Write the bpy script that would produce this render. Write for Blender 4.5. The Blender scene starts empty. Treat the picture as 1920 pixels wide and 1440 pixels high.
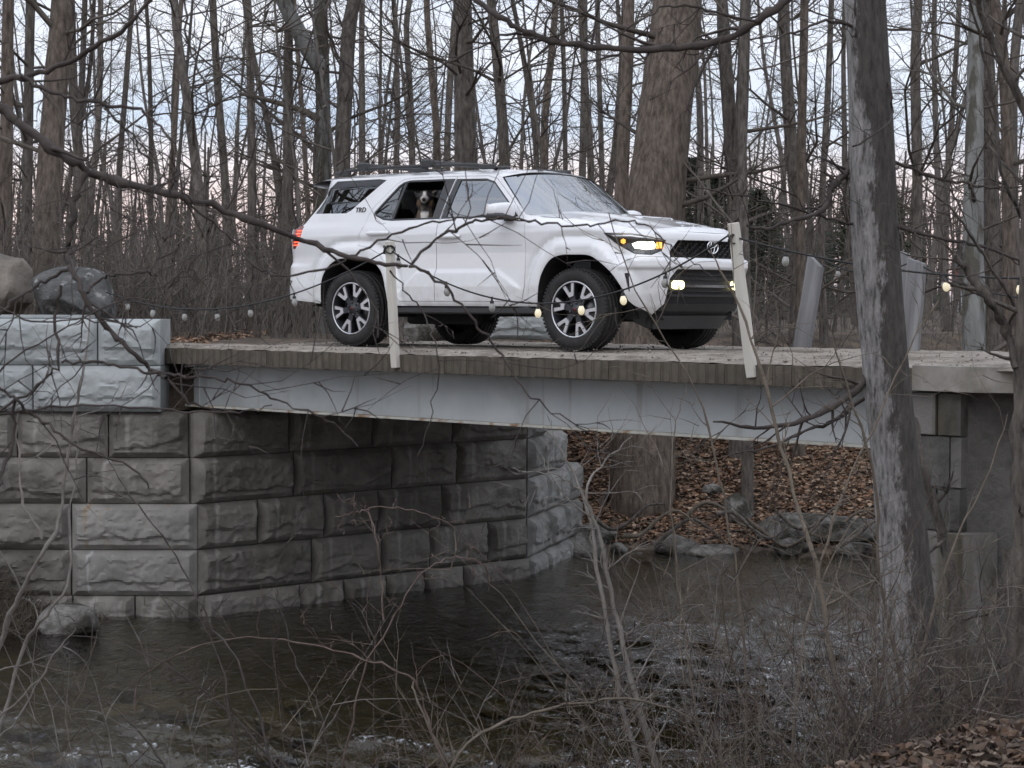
import bpy, bmesh, math, random
import numpy as np
from mathutils import Vector, Matrix, noise as mnoise
from mathutils.geometry import delaunay_2d_cdt

# ------------------------------------------------------------------ camera
SC = bpy.context.scene
COL = SC.collection
FPX, CAMH, HORIZ, ROLL = 3900.0, 0.39, 576.0, 0.004
PITCH = math.atan((720 - HORIZ) / FPX)
cam_d = bpy.data.cameras.new('camera'); cam = bpy.data.objects.new('camera', cam_d); COL.objects.link(cam)
cam_d.sensor_width = 36.0; cam_d.lens = 36.0 * FPX / 1920.0
cam_d.clip_start = 0.05; cam_d.clip_end = 3000.0
CROT = Matrix.Rotation(math.pi / 2 - PITCH, 3, 'X') @ Matrix.Rotation(ROLL, 3, 'Z')
cam.matrix_world = Matrix.Translation((0, 0, CAMH)) @ CROT.to_4x4()
cam_d.dof.use_dof = True; cam_d.dof.focus_distance = 19.5; cam_d.dof.aperture_fstop = 13.0
SC.camera = cam
CR = np.array(CROT)
def at(u, v, D):
    """world point seen at photo pixel (u, v) at forward distance D metres"""
    d = CR @ np.array([(u - 960) / FPX, -(v - 720) / FPX, -1.0])
    return np.array([0, 0, CAMH]) + d * (D / d[1])

# ------------------------------------------------------------------ world, sun, exposure
SUN_EL, SUN_AZ = 40.0, 205.0      # degrees; azimuth clockwise from +Y (behind the camera, a little left)
W = bpy.data.worlds.new('World'); SC.world = W; W.use_nodes = True
nt = W.node_tree; nt.nodes.clear()
def N(t, typ, **kw):
    n = t.nodes.new(typ)
    for k, v in kw.items():
        if k == 'inp':
            for kk, vv in v.items():
                n.inputs[kk].default_value = vv
        else:
            setattr(n, k, v)
    return n
def ramp(t, stops, fac=None, interp='LINEAR'):
    n = t.nodes.new('ShaderNodeValToRGB'); cr = n.color_ramp; cr.interpolation = interp
    while len(cr.elements) < len(stops):
        cr.elements.new(0.5)
    for e, (p, c) in zip(cr.elements, stops):
        e.position = p; e.color = (c[0], c[1], c[2], 1) if not isinstance(c, (int, float)) else (c, c, c, 1)
    if fac is not None:
        t.links.new(fac, n.inputs[0])
    return n
def L(t, a, b): t.links.new(a, b)
tc = N(nt, 'ShaderNodeTexCoord'); sep = N(nt, 'ShaderNodeSeparateXYZ'); L(nt, tc.outputs['Generated'], sep.inputs[0])
grad = ramp(nt, [(0.0, (.70, .60, .62)), (.03, (.95, .73, .69)), (.055, (.92, .79, .77)), (.085, (.68, .76, .87)),
                 (.125, (.80, .84, .91)), (.35, (.80, .84, .92)), (1.0, (.80, .84, .93))], sep.outputs['Z'])
mp = N(nt, 'ShaderNodeMapping', inp={'Scale': (2.4, 2.4, 13.0)}); L(nt, tc.outputs['Generated'], mp.inputs[0])
nz = N(nt, 'ShaderNodeTexNoise', inp={'Scale': 1.6, 'Detail': 6.0, 'Roughness': .55}); L(nt, mp.outputs[0], nz.inputs['Vector'])
cl = ramp(nt, [(.36, (.84, .88, .96)), (.50, (.98, .98, 1.0)), (.66, (1.14, 1.10, 1.08))], nz.outputs['Fac'])
mul = N(nt, 'ShaderNodeMix', data_type='RGBA', blend_type='MULTIPLY'); mul.inputs[0].default_value = 1.0
L(nt, grad.outputs[0], mul.inputs[6]); L(nt, cl.outputs[0], mul.inputs[7])
zen = N(nt, 'ShaderNodeMapRange', inp={'From Min': 0.0, 'From Max': 1.0, 'To Min': 11.3, 'To Max': 15.5}); L(nt, sep.outputs['Z'], zen.inputs[0])
mul2 = N(nt, 'ShaderNodeVectorMath', operation='SCALE'); L(nt, mul.outputs[2], mul2.inputs[0]); L(nt, zen.outputs[0], mul2.inputs['Scale'])
sky = N(nt, 'ShaderNodeTexSky', sky_type='NISHITA', sun_disc=False, sun_elevation=math.radians(SUN_EL), sun_rotation=math.radians(SUN_AZ))
sk2 = N(nt, 'ShaderNodeVectorMath', operation='SCALE'); L(nt, sky.outputs[0], sk2.inputs[0]); sk2.inputs['Scale'].default_value = 0.06
add = N(nt, 'ShaderNodeVectorMath', operation='ADD'); L(nt, mul2.outputs[0], add.inputs[0]); L(nt, sk2.outputs[0], add.inputs[1])
bg = N(nt, 'ShaderNodeBackground', inp={'Strength': 0.1}); L(nt, add.outputs[0], bg.inputs[0])
wo = N(nt, 'ShaderNodeOutputWorld'); L(nt, bg.outputs[0], wo.inputs[0])
sd = bpy.data.lights.new('sun', 'SUN'); sun = bpy.data.objects.new('sun', sd); COL.objects.link(sun)
sd.energy = 0.65; sd.angle = math.radians(45); sd.color = (1.0, .97, .95)
_sv = Vector((math.sin(math.radians(SUN_AZ)) * math.cos(math.radians(SUN_EL)), math.cos(math.radians(SUN_AZ)) * math.cos(math.radians(SUN_EL)), math.sin(math.radians(SUN_EL))))
sun.rotation_euler = _sv.to_track_quat('Z', 'Y').to_euler()
sun.location = (-20, -30, 40)
SC.view_settings.view_transform = 'Standard'; SC.view_settings.look = 'None'
SC.view_settings.exposure = 0.0; SC.view_settings.gamma = 1.0
SC.render.engine = 'CYCLES'
SC.cycles.use_denoising = True; SC.cycles.use_adaptive_sampling = True; SC.cycles.adaptive_threshold = .03
SC.cycles.max_bounces = 4; SC.cycles.transparent_max_bounces = 8; SC.cycles.diffuse_bounces = 2

# ------------------------------------------------------------------ helpers
RNG = random.Random(7)
def tag(o, label=None, cat=None, group=None, kind=None):
    if label: o['label'] = label
    if cat: o['category'] = cat
    if group: o['group'] = group
    if kind: o['kind'] = kind
    return o
def empty(name, loc=(0, 0, 0), rz=0.0):
    o = bpy.data.objects.new(name, None); COL.objects.link(o); o.location = loc; o.rotation_euler = (0, 0, rz)
    o.empty_display_size = .1
    return o
def link(name, me, m=None, parent=None):
    o = bpy.data.objects.new(name, me); COL.objects.link(o)
    if m is not None and len(me.materials) == 0:
        me.materials.append(m)
    if parent is not None: o.parent = parent
    return o
def mesh_arr(name, V, faces, smooth=True):
    """V (n,3); faces: list of index arrays (k, nsides)"""
    me = bpy.data.meshes.new(name); V = np.asarray(V, np.float32)
    me.vertices.add(len(V)); me.vertices.foreach_set('co', V.ravel())
    faces = [np.asarray(f, np.int32) for f in faces if len(f)]
    tot = sum(f.size for f in faces); npoly = sum(len(f) for f in faces)
    me.loops.add(tot); me.loops.foreach_set('vertex_index', np.concatenate([f.ravel() for f in faces]))
    st = []; c = 0
    for f in faces:
        st.append(c + np.arange(len(f)) * f.shape[1]); c += f.size
    me.polygons.add(npoly); me.polygons.foreach_set('loop_start', np.concatenate(st).astype(np.int32))
    me.polygons.foreach_set('use_smooth', np.full(npoly, smooth))
    me.update(calc_edges=True)
    return me
class Tubes:
    """collects tapered tubes, builds them vectorised"""
    def __init__(s): s.g = {}
    def add(s, P, R, sides=4):
        s.g.setdefault((len(P), sides), []).append((P, R))
    def build(s, name, smooth=True):
        Vs, Fs, off = [], [], 0
        for (n, k), lst in s.g.items():
            P = np.array([a for a, _ in lst], float); R = np.array([b for _, b in lst], float); B = len(P)
            T = np.empty_like(P); T[:, 1:-1] = P[:, 2:] - P[:, :-2]; T[:, 0] = P[:, 1] - P[:, 0]; T[:, -1] = P[:, -1] - P[:, -2]
            T /= np.linalg.norm(T, axis=2, keepdims=True) + 1e-9
            ov = T.mean(1); ref = np.where((np.abs(ov[:, 2]) < .7)[:, None], np.array([[0, 0, 1.]]), np.array([[1., 0, 0]]))[:, None, :]
            A = np.cross(T, np.broadcast_to(ref, T.shape)); A /= np.linalg.norm(A, axis=2, keepdims=True) + 1e-9
            Bv = np.cross(T, A)
            an = np.arange(k) * 2 * np.pi / k
            ring = P[:, :, None, :] + R[:, :, None, None] * (A[:, :, None, :] * np.cos(an)[None, None, :, None] + Bv[:, :, None, :] * np.sin(an)[None, None, :, None])
            Vs.append(ring.reshape(-1, 3))
            b = np.arange(B)[:, None, None] * (n * k); i = np.arange(n - 1)[None, :, None] * k; j = np.arange(k)[None, None, :]; j2 = (j + 1) % k
            q = np.stack([b + i + j, b + i + j2, b + i + k + j2, b + i + k + j], -1).reshape(-1, 4) + off
            Fs.append(q); off += B * n * k
        return mesh_arr(name, np.concatenate(Vs), [np.concatenate(Fs)], smooth)
def bm_obj(name, bm, m, parent=None, smooth=False):
    me = bpy.data.meshes.new(name); bm.to_mesh(me); bm.free()
    if smooth:
        me.polygons.foreach_set('use_smooth', np.full(len(me.polygons), True))
    return link(name, me, m, parent)
def bm_box(bm, c, size, rot=None, bevel=0.0, seg=1):
    r = bmesh.ops.create_cube(bm, size=1.0); vs = r['verts']
    bmesh.ops.scale(bm, vec=size, verts=vs)
    if bevel:
        es = list({e for v in vs for e in v.link_edges})
        rb = bmesh.ops.bevel(bm, geom=es, offset=bevel, segments=seg, affect='EDGES', profile=.5)
        vs = list({v for f in rb['faces'] for v in f.verts} | {v for v in vs if v.is_valid})
    if rot is not None:
        bmesh.ops.rotate(bm, cent=(0, 0, 0), matrix=rot, verts=vs)
    bmesh.ops.translate(bm, vec=c, verts=vs)
    return vs
def box_obj(name, c, size, m, parent=None, bevel=0.0, rot=None, smooth=False):
    bm = bmesh.new(); bm_box(bm, c, size, rot, bevel); return bm_obj(name, bm, m, parent, smooth)
def prism(name, pts2, z0, z1, m, parent=None):
    """vertical prism over a plan polygon"""
    bm = bmesh.new(); lo = [bm.verts.new((p[0], p[1], z0)) for p in pts2]; hi = [bm.verts.new((p[0], p[1], z1)) for p in pts2]
    bm.faces.new(lo[::-1]); bm.faces.new(hi); n = len(pts2)
    for i in range(n): bm.faces.new((lo[i], lo[(i + 1) % n], hi[(i + 1) % n], hi[i]))
    bmesh.ops.recalc_face_normals(bm, faces=bm.faces)
    return bm_obj(name, bm, m, parent)
def lathe(prof, n, axis='y', close=False):
    """prof (k,2) of (radius, axial) -> V, F"""
    prof = np.asarray(prof, float); k = len(prof); a = np.arange(n) * 2 * np.pi / n
    r = prof[:, 0][:, None]; h = np.broadcast_to(prof[:, 1][:, None], (k, n))
    X = r * np.cos(a); Z = r * np.sin(a)
    V = np.stack([X, h, Z] if axis == 'y' else [X, Z, h], -1).reshape(-1, 3)
    i = np.arange(k - 1)[:, None] * n; j = np.arange(n)[None]; j2 = (j + 1) % n
    F = np.stack([i + j, i + j2, i + n + j2, i + n + j], -1).reshape(-1, 4)
    return V, F
def sstep(a, b, x):
    t = np.clip((np.asarray(x, float) - a) / (b - a), 0, 1); return t * t * (3 - 2 * t)
def vnoise(P, seed=0, octaves=3, lac=2.0, gain=.5):
    """fast vectorised value noise in [-1,1], P (...,d<=3)"""
    P = np.asarray(P, float); out = 0; amp = 1; tot = 0
    for o in range(octaves):
        Q = P * lac ** o + seed * 17.31 + o * 5.7
        I = np.floor(Q).astype(np.int64); Fr = Q - I; Fr = Fr * Fr * (3 - 2 * Fr); d = P.shape[-1]; acc = 0
        for c in range(2 ** d):
            bits = [(c >> b) & 1 for b in range(d)]; h = 0; w = 1.0
            for b in range(d):
                h = h + (I[..., b] + bits[b]) * (374761393, 668265263, 2147483647 % 1013904223)[b]
                w = w * (Fr[..., b] if bits[b] else 1 - Fr[..., b])
            h = h & 0xffffffff; h = ((h ^ (h >> 13)) * 1274126177) & 0xffffffff; h = (h ^ (h >> 16)) & 0xffff
            acc = acc + w * (h / 32767.5 - 1)
        out = out + amp * acc; tot += amp; amp *= gain
    return out / tot
def catmull(P, n):
    P = np.asarray(P, float); Q = np.vstack([2 * P[0] - P[1], P, 2 * P[-1] - P[-2]]); out = []
    t = np.linspace(0, len(P) - 1, n); i = np.minimum(t.astype(int), len(P) - 2); f = (t - i)[:, None]
    a, b, c, d = Q[i], Q[i + 1], Q[i + 2], Q[i + 3]
    return .5 * (2 * b + (c - a) * f + (2 * a - 5 * b + 4 * c - d) * f ** 2 + (3 * b - a - 3 * c + d) * f ** 3)
def copy_tree(o, parent=None):
    c = o.copy(); COL.objects.link(c); c.parent = parent
    for ch in list(o.children):
        copy_tree(ch, c)
    return c

# ------------------------------------------------------------------ materials
def new_mat(name):
    m = bpy.data.materials.new(name); m.use_nodes = True; t = m.node_tree
    return m, t, t.nodes['Principled BSDF']
def plain(name, col, rough=.6, metal=0.0, coat=0.0, emit=None, estr=0.0, spec=.5):
    m, t, p = new_mat(name)
    p.inputs['Base Color'].default_value = (*col, 1); p.inputs['Roughness'].default_value = rough; p.inputs['Metallic'].default_value = metal
    p.inputs['Coat Weight'].default_value = coat; p.inputs['Specular IOR Level'].default_value = spec
    if emit: p.inputs['Emission Color'].default_value = (*emit, 1); p.inputs['Emission Strength'].default_value = estr
    return m
def noisy(name, c1, c2, scale=4.0, rough=.85, bump=.3, stretch=(1, 1, 1), detail=8.0, c3=None, s3=1.0, t3=(.5, .62), bscale=None, dist=.02, coord='Object', rand=0.0, streak=None, nrough=.6):
    """two-tone noise colour, a third tone in patches, bump; optional vertical streaks (colour, scale, lo, hi)"""
    m, t, p = new_mat(name)
    tc = N(t, 'ShaderNodeTexCoord'); mp = N(t, 'ShaderNodeMapping', inp={'Scale': stretch}); L(t, tc.outputs[coord], mp.inputs[0])
    vec = mp.outputs[0]
    if rand or coord == 'Object':
        oi = N(t, 'ShaderNodeObjectInfo'); sc = N(t, 'ShaderNodeVectorMath', operation='SCALE'); cm = N(t, 'ShaderNodeCombineXYZ')
        for k in range(3): L(t, oi.outputs['Random'], cm.inputs[k])
        L(t, cm.outputs[0], sc.inputs[0]); sc.inputs['Scale'].default_value = 37.0
        ad = N(t, 'ShaderNodeVectorMath', operation='ADD'); L(t, vec, ad.inputs[0]); L(t, sc.outputs[0], ad.inputs[1]); vec = ad.outputs[0]
    n1 = N(t, 'ShaderNodeTexNoise', inp={'Scale': scale, 'Detail': detail, 'Roughness': nrough}); L(t, vec, n1.inputs['Vector'])
    col = ramp(t, [(.3, c1), (.7, c2)], n1.outputs['Fac']).outputs[0]
    if c3 is not None:
        n3 = N(t, 'ShaderNodeTexNoise', inp={'Scale': s3, 'Detail': 5.0, 'Roughness': .6}); L(t, vec, n3.inputs['Vector'])
        f3 = ramp(t, [(t3[0], 0.0), (t3[1], 1.0)], n3.outputs['Fac'])
        mx = N(t, 'ShaderNodeMix', data_type='RGBA'); L(t, f3.outputs[0], mx.inputs[0]); L(t, col, mx.inputs[6]); mx.inputs[7].default_value = (*c3, 1); col = mx.outputs[2]
    if streak:
        mps = N(t, 'ShaderNodeMapping', inp={'Scale': (streak[1], streak[1], streak[1] * .06)}); L(t, tc.outputs[coord], mps.inputs[0])
        ns = N(t, 'ShaderNodeTexNoise', inp={'Scale': 1.0, 'Detail': 4.0}); L(t, mps.outputs[0], ns.inputs['Vector'])
        fs = ramp(t, [(streak[2], 0.0), (streak[3], 1.0)], ns.outputs['Fac'])
        mx = N(t, 'ShaderNodeMix', data_type='RGBA'); L(t, fs.outputs[0], mx.inputs[0]); L(t, col, mx.inputs[6]); mx.inputs[7].default_value = (*streak[0], 1); col = mx.outputs[2]
    if rand:
        hs = N(t, 'ShaderNodeHueSaturation'); mr = N(t, 'ShaderNodeMapRange', inp={'To Min': 1 - rand, 'To Max': 1 + rand}); L(t, oi.outputs['Random'], mr.inputs[0])
        L(t, mr.outputs[0], hs.inputs['Value']); L(t, col, hs.inputs['Color']); col = hs.outputs[0]
    L(t, col, p.inputs['Base Color']); p.inputs['Roughness'].default_value = rough; p.inputs['Specular IOR Level'].default_value = .3
    if bump:
        nb = N(t, 'ShaderNodeTexNoise', inp={'Scale': bscale or scale * 3, 'Detail': 6.0, 'Roughness': .65}); L(t, vec, nb.inputs['Vector'])
        bp = N(t, 'ShaderNodeBump', inp={'Strength': bump, 'Distance': dist}); L(t, nb.outputs['Fac'], bp.inputs['Height']); L(t, bp.outputs[0], p.inputs['Normal'])
    return m
M = {}
M['block_dark'] = noisy('aged_concrete_block', (.125, .117, .104), (.235, .221, .198), 3.0, .9, .7, c3=(.085, .078, .066), s3=1.1, t3=(.5, .7), bscale=26, dist=.012, rand=.10, streak=((.33, .315, .29), 7.0, .62, .8))
M['block_rust'] = noisy('rust_streaked_concrete_block', (.17, .163, .15), (.29, .28, .255), 3.0, .9, .5, c3=(.30, .29, .27), s3=1.6, t3=(.55, .7), bscale=26, dist=.012, rand=.05, streak=((.25, .185, .115), 9.0, .62, .74))
M['block_lime'] = noisy('lime_streaked_concrete_block', (.17, .163, .15), (.28, .268, .245), 3.0, .9, .5, bscale=26, dist=.012, rand=.05, streak=((.42, .42, .41), 8.0, .66, .76))
M['block_mid'] = noisy('grey_concrete_block', (.17, .168, .158), (.29, .285, .27), 3.0, .9, .5, c3=(.10, .098, .088), s3=1.4, t3=(.5, .68), bscale=26, dist=.012, rand=.08)
M['block_new'] = noisy('clean_pale_concrete_block', (.29, .312, .312), (.42, .44, .435), 2.5, .85, .45, bscale=30, dist=.01, rand=.05)
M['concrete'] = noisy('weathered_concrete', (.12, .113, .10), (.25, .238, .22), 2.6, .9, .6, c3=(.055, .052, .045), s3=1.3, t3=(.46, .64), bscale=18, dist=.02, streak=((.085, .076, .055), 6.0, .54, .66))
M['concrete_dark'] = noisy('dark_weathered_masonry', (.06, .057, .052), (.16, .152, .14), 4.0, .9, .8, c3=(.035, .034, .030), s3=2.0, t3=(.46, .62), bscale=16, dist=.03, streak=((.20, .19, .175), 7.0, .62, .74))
M['apron'] = noisy('concrete_slab', (.22, .205, .18), (.36, .34, .31), 3.0, .9, .4, c3=(.16, .145, .12), s3=1.2, bscale=30, dist=.01)
M['deckwood'] = noisy('weathered_deck_plank', (.070, .060, .048), (.125, .108, .086), 7.0, .9, .4, rand=.07, bscale=40, dist=.006, streak=((.045, .036, .027), 22.0, .5, .7))
M['gravel'] = noisy('packed_gravel', (.17, .15, .125), (.36, .325, .28), 14.0, .95, .8, c3=(.12, .10, .08), s3=1.5, t3=(.5, .65), bscale=45, dist=.02)
M['steel'] = noisy('painted_girder_steel', (.33, .352, .358), (.43, .448, .45), 1.3, .55, .12, c3=(.24, .245, .24), s3=.7, t3=(.55, .75), bscale=60, dist=.004, streak=((.20, .175, .145), 6.0, .58, .76))
M['flange'] = noisy('rust_edged_flange', (.36, .36, .32), (.50, .50, .45), 5.0, .7, .2, c3=(.22, .13, .07), s3=4.0, t3=(.5, .62))
M['rock'] = noisy('lichened_rock', (.10, .096, .088), (.27, .26, .24), 7.0, .92, 1.0, c3=(.055, .052, .042), s3=3.0, t3=(.46, .60), bscale=16, dist=.06, rand=.18)
M['rock_dark'] = noisy('dark_boulder_stone', (.045, .046, .045), (.145, .145, .14), 6.0, .9, .7, c3=(.30, .30, .29), s3=7.0, t3=(.58, .66), bscale=18, dist=.07)
M['rock_tan'] = noisy('tan_boulder_stone', (.14, .122, .10), (.30, .262, .225), 6.0, .92, .7, c3=(.12, .11, .095), s3=1.5, t3=(.5, .66), bscale=16, dist=.04)
M['bed'] = noisy('stream_bed', (.075, .068, .044), (.19, .172, .115), 5.0, .9, .4, c3=(.2, .18, .13), s3=3.0, t3=(.56, .66))
M['ground'] = noisy('leaf_covered_earth', (.050, .042, .034), (.13, .105, .083), 6.0, .95, .8, c3=(.16, .12, .088), s3=2.5, t3=(.5, .62), bscale=22, dist=.04)
M['wood_post'] = noisy('whitewashed_post', (.50, .475, .42), (.66, .635, .57), 3.0, .8, .3, stretch=(1, 1, .15), c3=(.36, .32, .26), s3=3.0, t3=(.58, .7), bscale=30, dist=.004)
M['wood_grey'] = noisy('silvered_plank', (.15, .15, .153), (.28, .283, .288), 9.0, .9, .5, stretch=(1, 1, .06), c3=(.12, .115, .11), s3=4.0, t3=(.55, .68), bscale=60, dist=.006)
M['black_cable'] = plain('black_rubber_cable', (.012, .013, .013), .6)
M['bulb_glass'] = plain('warm_bulb_glass', (.26, .26, .25), .12, emit=(1.0, .93, .75), estr=.02)
M['bulb_lit'] = plain('lit_filament_bulb', (.55, .53, .45), .12, emit=(1.0, .84, .50), estr=.5)
def bark(name, c1, c2, c3=None, s3=1.2, t3=(.52, .64), sc=20.0, rand=.15, bump=.9):
    return noisy(name, c1, c2, sc, .95, bump, stretch=(1, 1, .24), c3=c3, s3=s3, t3=t3, bscale=sc * 2.0, dist=.05, rand=rand, detail=6)
M['bark'] = bark('grey_brown_bark', (.052, .046, .040), (.215, .190, .166))
M['bark_brown'] = bark('ruddy_brown_bark', (.060, .048, .039), (.235, .192, .158))
M['bark_pale'] = bark('pale_mottled_bark', (.125, .128, .12), (.25, .254, .242), (.085, .08, .065), 3.6, (.50, .56), sc=9.0)
M['bark_far'] = bark('distant_grey_bark', (.075, .067, .060), (.15, .136, .123), rand=.25, bump=0)
M['twig'] = noisy('grey_twig_bark', (.055, .047, .039), (.13, .113, .095), 6.0, .9, 0, rand=.25)
M['twig_dark'] = noisy('dark_branch_bark', (.035, .029, .028), (.085, .070, .062), 14.0, .9, .4, bscale=60, dist=.004)
M['twig_pale'] = noisy('pale_sapling_bark', (.12, .108, .096), (.235, .216, .193), 14.0, .85, .2)
M['twig_red'] = noisy('red_brown_cane', (.068, .048, .040), (.14, .105, .088), 16.0, .8, .2, rand=.2)
M['brush'] = noisy('grey_brown_brush', (.085, .075, .065), (.185, .166, .146), 3.0, .9, 0)
M['twig_tan'] = noisy('dry_tan_stem', (.085, .070, .054), (.175, .147, .115), 12.0, .9, 0, rand=.25)
M['conifer'] = noisy('dark_conifer_needle', (.030, .038, .026), (.062, .074, .050), 3.0, .9, 0, rand=.2)
# ================================================================== terrain
WATER_Z = -2.68
BR0 = np.array([-3.38, 20.6]); BRD = np.array([.7071, -.7071]); BRN = np.array([.7071, .7071]); BRW = 4.7   # bridge near edge, direction, across
def br(t, w): p = BR0 + BRD * t + BRN * w; return (float(p[0]), float(p[1]))
WA = np.array([-3.13, 20.5]); WB = np.array([.18, 23.75]); WC = np.array([.86, 26.3])     # left abutment: corner, far end, return end
def inpoly(P, poly):
    x, y = P[..., 0], P[..., 1]; c = np.zeros(x.shape, bool); n = len(poly)
    for i in range(n):
        x0, y0 = poly[i]; x1, y1 = poly[(i + 1) % n]
        if y0 == y1: continue
        c ^= ((y0 > y) != (y1 > y)) & (x < (x1 - x0) * (y - y0) / (y1 - y0) + x0)
    return c
def segdist(P, a, b):
    a = np.asarray(a, float); b = np.asarray(b, float); ab = b - a
    t = np.clip(((P - a) @ ab) / (ab @ ab), 0, 1); return np.linalg.norm(P - (a + t[..., None] * ab), axis=-1)
# water outline: (point, slope of bank beyond the segment that starts here, top level)
WL = [((-40, 10.5), .45, -1.2), ((-9, 18.6), .5, -1.6), ((-5.3, 19.35), .8, -2.15), ((-4.55, 20.25), .4, -2.5), ((-3.13, 20.5), .34, .05), ((.18, 23.75), .34, .05), ((.95, 26.2), .34, .05),
      ((4, 25.7), .34, .05), ((12, 27.5), .34, .05), ((60, 42), .6, .05), ((60, 34), .5, 0), ((10, 20.5), .8, 0), ((5.9, 18.0), .45, -1.25), ((2.75, 14.75), .45, -1.25), ((1.95, 13.3), .45, -1.25),
      ((.6, 11.3), .45, -1.25), ((-2.6, 8.0), .45, -1.25), ((-9, 4.5), .4, -1.2), ((-40, -12), .4, -1.2)]
WPOLY = [p for p, _, _ in WL]
HIGH1 = [(-200, 20.95), (-3.0, 20.95), (-.15, 23.95), (.42, 26.2), (.7, 33.6), (6, 34.0), (14, 36), (70, 48), (900, 90), (900, 900), (-900, 900), (-900, 20.95)]
HIGH2 = [(3.0, 15.35), (3.45, 14.72), (300, 14.72), (300, 40), (60, 33), (10, 19.6), (6.35, 17.9)]
def terrain(P):
    P = np.asarray(P, float); ins = inpoly(P, WPOLY); n = len(WL)
    ds = np.stack([segdist(P, WL[i][0], WL[(i + 1) % n][0]) for i in range(n)], 0)
    w = 1 / (ds + .02) ** 6; w /= w.sum(0)
    sl = (w * np.array([a[1] for a in WL])[:, None] if P.ndim == 2 else w * np.array([a[1] for a in WL]).reshape((-1,) + (1,) * (P.ndim - 1))).sum(0)
    tp = (w * np.array([a[2] for a in WL]).reshape((-1,) + (1,) * (P.ndim - 1))).sum(0)
    d = ds.min(0)
    zo = np.minimum(WATER_Z - .06 + sl * d, tp + .0 * d)
    zo = zo + .06 * vnoise(P * 1.3, 3, 3) * sstep(0, 1.2, d)
    zi = WATER_Z - .05 - .30 * sstep(0, 1.5, d) + .10 * vnoise(P * .9, 5, 3) * sstep(0, 1, d)
    z = np.where(ins, zi, zo)
    h1 = inpoly(P, HIGH1); h2 = inpoly(P, HIGH2)
    far = sstep(34, 110, P[..., 1])
    hz = -.03 + .05 * vnoise(P * .5, 9, 3) * sstep(0, 3, d) + far * 2.0 * (vnoise(P * .012, 11, 2) + .15) * (P[..., 0] < 30)
    z = np.where(h1, hz, z); z = np.where(h2, -.03, z)
    return z
def gz(x, y): return float(terrain(np.array([[x, y]]))[0])
def axis_pts(a, b, st, lo, hi):
    c = list(np.arange(a, b + 1e-6, st)); s = st; x = b
    while x < hi: s *= 1.25; x += s; c.append(x)
    s = st; x = a
    while x > lo: s *= 1.25; x -= s; c.insert(0, x)
    return np.array(c)
gx = axis_pts(-10, 9, .17, -700, 700); gy = axis_pts(5, 34, .17, -250, 900)
GX, GY = np.meshgrid(gx, gy); GP = np.stack([GX, GY], -1); GZ = terrain(GP.reshape(-1, 2)).reshape(GX.shape)
def grid_faces(ny, nx):
    i = np.arange(ny - 1)[:, None] * nx; j = np.arange(nx - 1)[None]
    return np.stack([i + j, i + j + 1, i + nx + j + 1, i + nx + j], -1).reshape(-1, 4)
def gz(x, y):                      # height of the ground mesh itself
    i = min(max(int(np.searchsorted(gx, x)) - 1, 0), len(gx) - 2); j = min(max(int(np.searchsorted(gy, y)) - 1, 0), len(gy) - 2)
    a = (x - gx[i]) / (gx[i + 1] - gx[i]); b = (y - gy[j]) / (gy[j + 1] - gy[j])
    return float((GZ[j, i] * (1 - a) + GZ[j, i + 1] * a) * (1 - b) + (GZ[j + 1, i] * (1 - a) + GZ[j + 1, i + 1] * a) * b)
g = link('ground', mesh_arr('ground', np.stack([GX, GY, GZ], -1).reshape(-1, 3), [grid_faces(*GX.shape)]), M['ground']); tag(g, kind='structure'); g.data.materials.append(M['bed'])
_fc = .25 * (GP[:-1, :-1] + GP[1:, :-1] + GP[:-1, 1:] + GP[1:, 1:]); g.data.polygons.foreach_set('material_index', inpoly(_fc.reshape(-1, 2), WPOLY).astype(np.int32))

# ------------------------------------------------------------------ water
wx = axis_pts(-7, 7, .05, -45, 62); wy = axis_pts(12, 20, .05, -15, 44)
wx = np.where(np.abs(wx) > 60, np.sign(wx) * 60, wx)
WX, WY = np.meshgrid(wx, wy)
rip = sstep(17.5, 13.5, WY + .25 * WX) * .7 + .40 + 1.35 * sstep(-1.2, 1.5, WX)
fl = WX * .72 + WY * .69; cr = WX * .69 - WY * .72        # along / across the flow
wz = .010 * vnoise(np.stack([fl * 3.2, cr * 1.6], -1), 21, 3) + .011 * vnoise(np.stack([fl * 7.5, cr * 3.2], -1), 22, 2) + .006 * vnoise(np.stack([fl * 17, cr * 7], -1), 23, 2)
rif = sstep(15.8, 14.2, WY + .12 * WX) * sstep(1.8, .2, WX) + .8 * sstep(14.6, 13.4, WY)
wz = WATER_Z + wz * rip * 2.1 + .05 * rif * np.maximum(vnoise(np.stack([fl * 2.4, cr * 1.7], -1), 24, 3), -.2)
wme = mesh_arr('water', np.stack([WX, WY, wz], -1).reshape(-1, 3), [grid_faces(*WX.shape)])
_a = wme.attributes.new('riffle', 'FLOAT', 'POINT'); _a.data.foreach_set('value', np.clip(rif, 0, 1).astype(np.float32).ravel())
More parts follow.
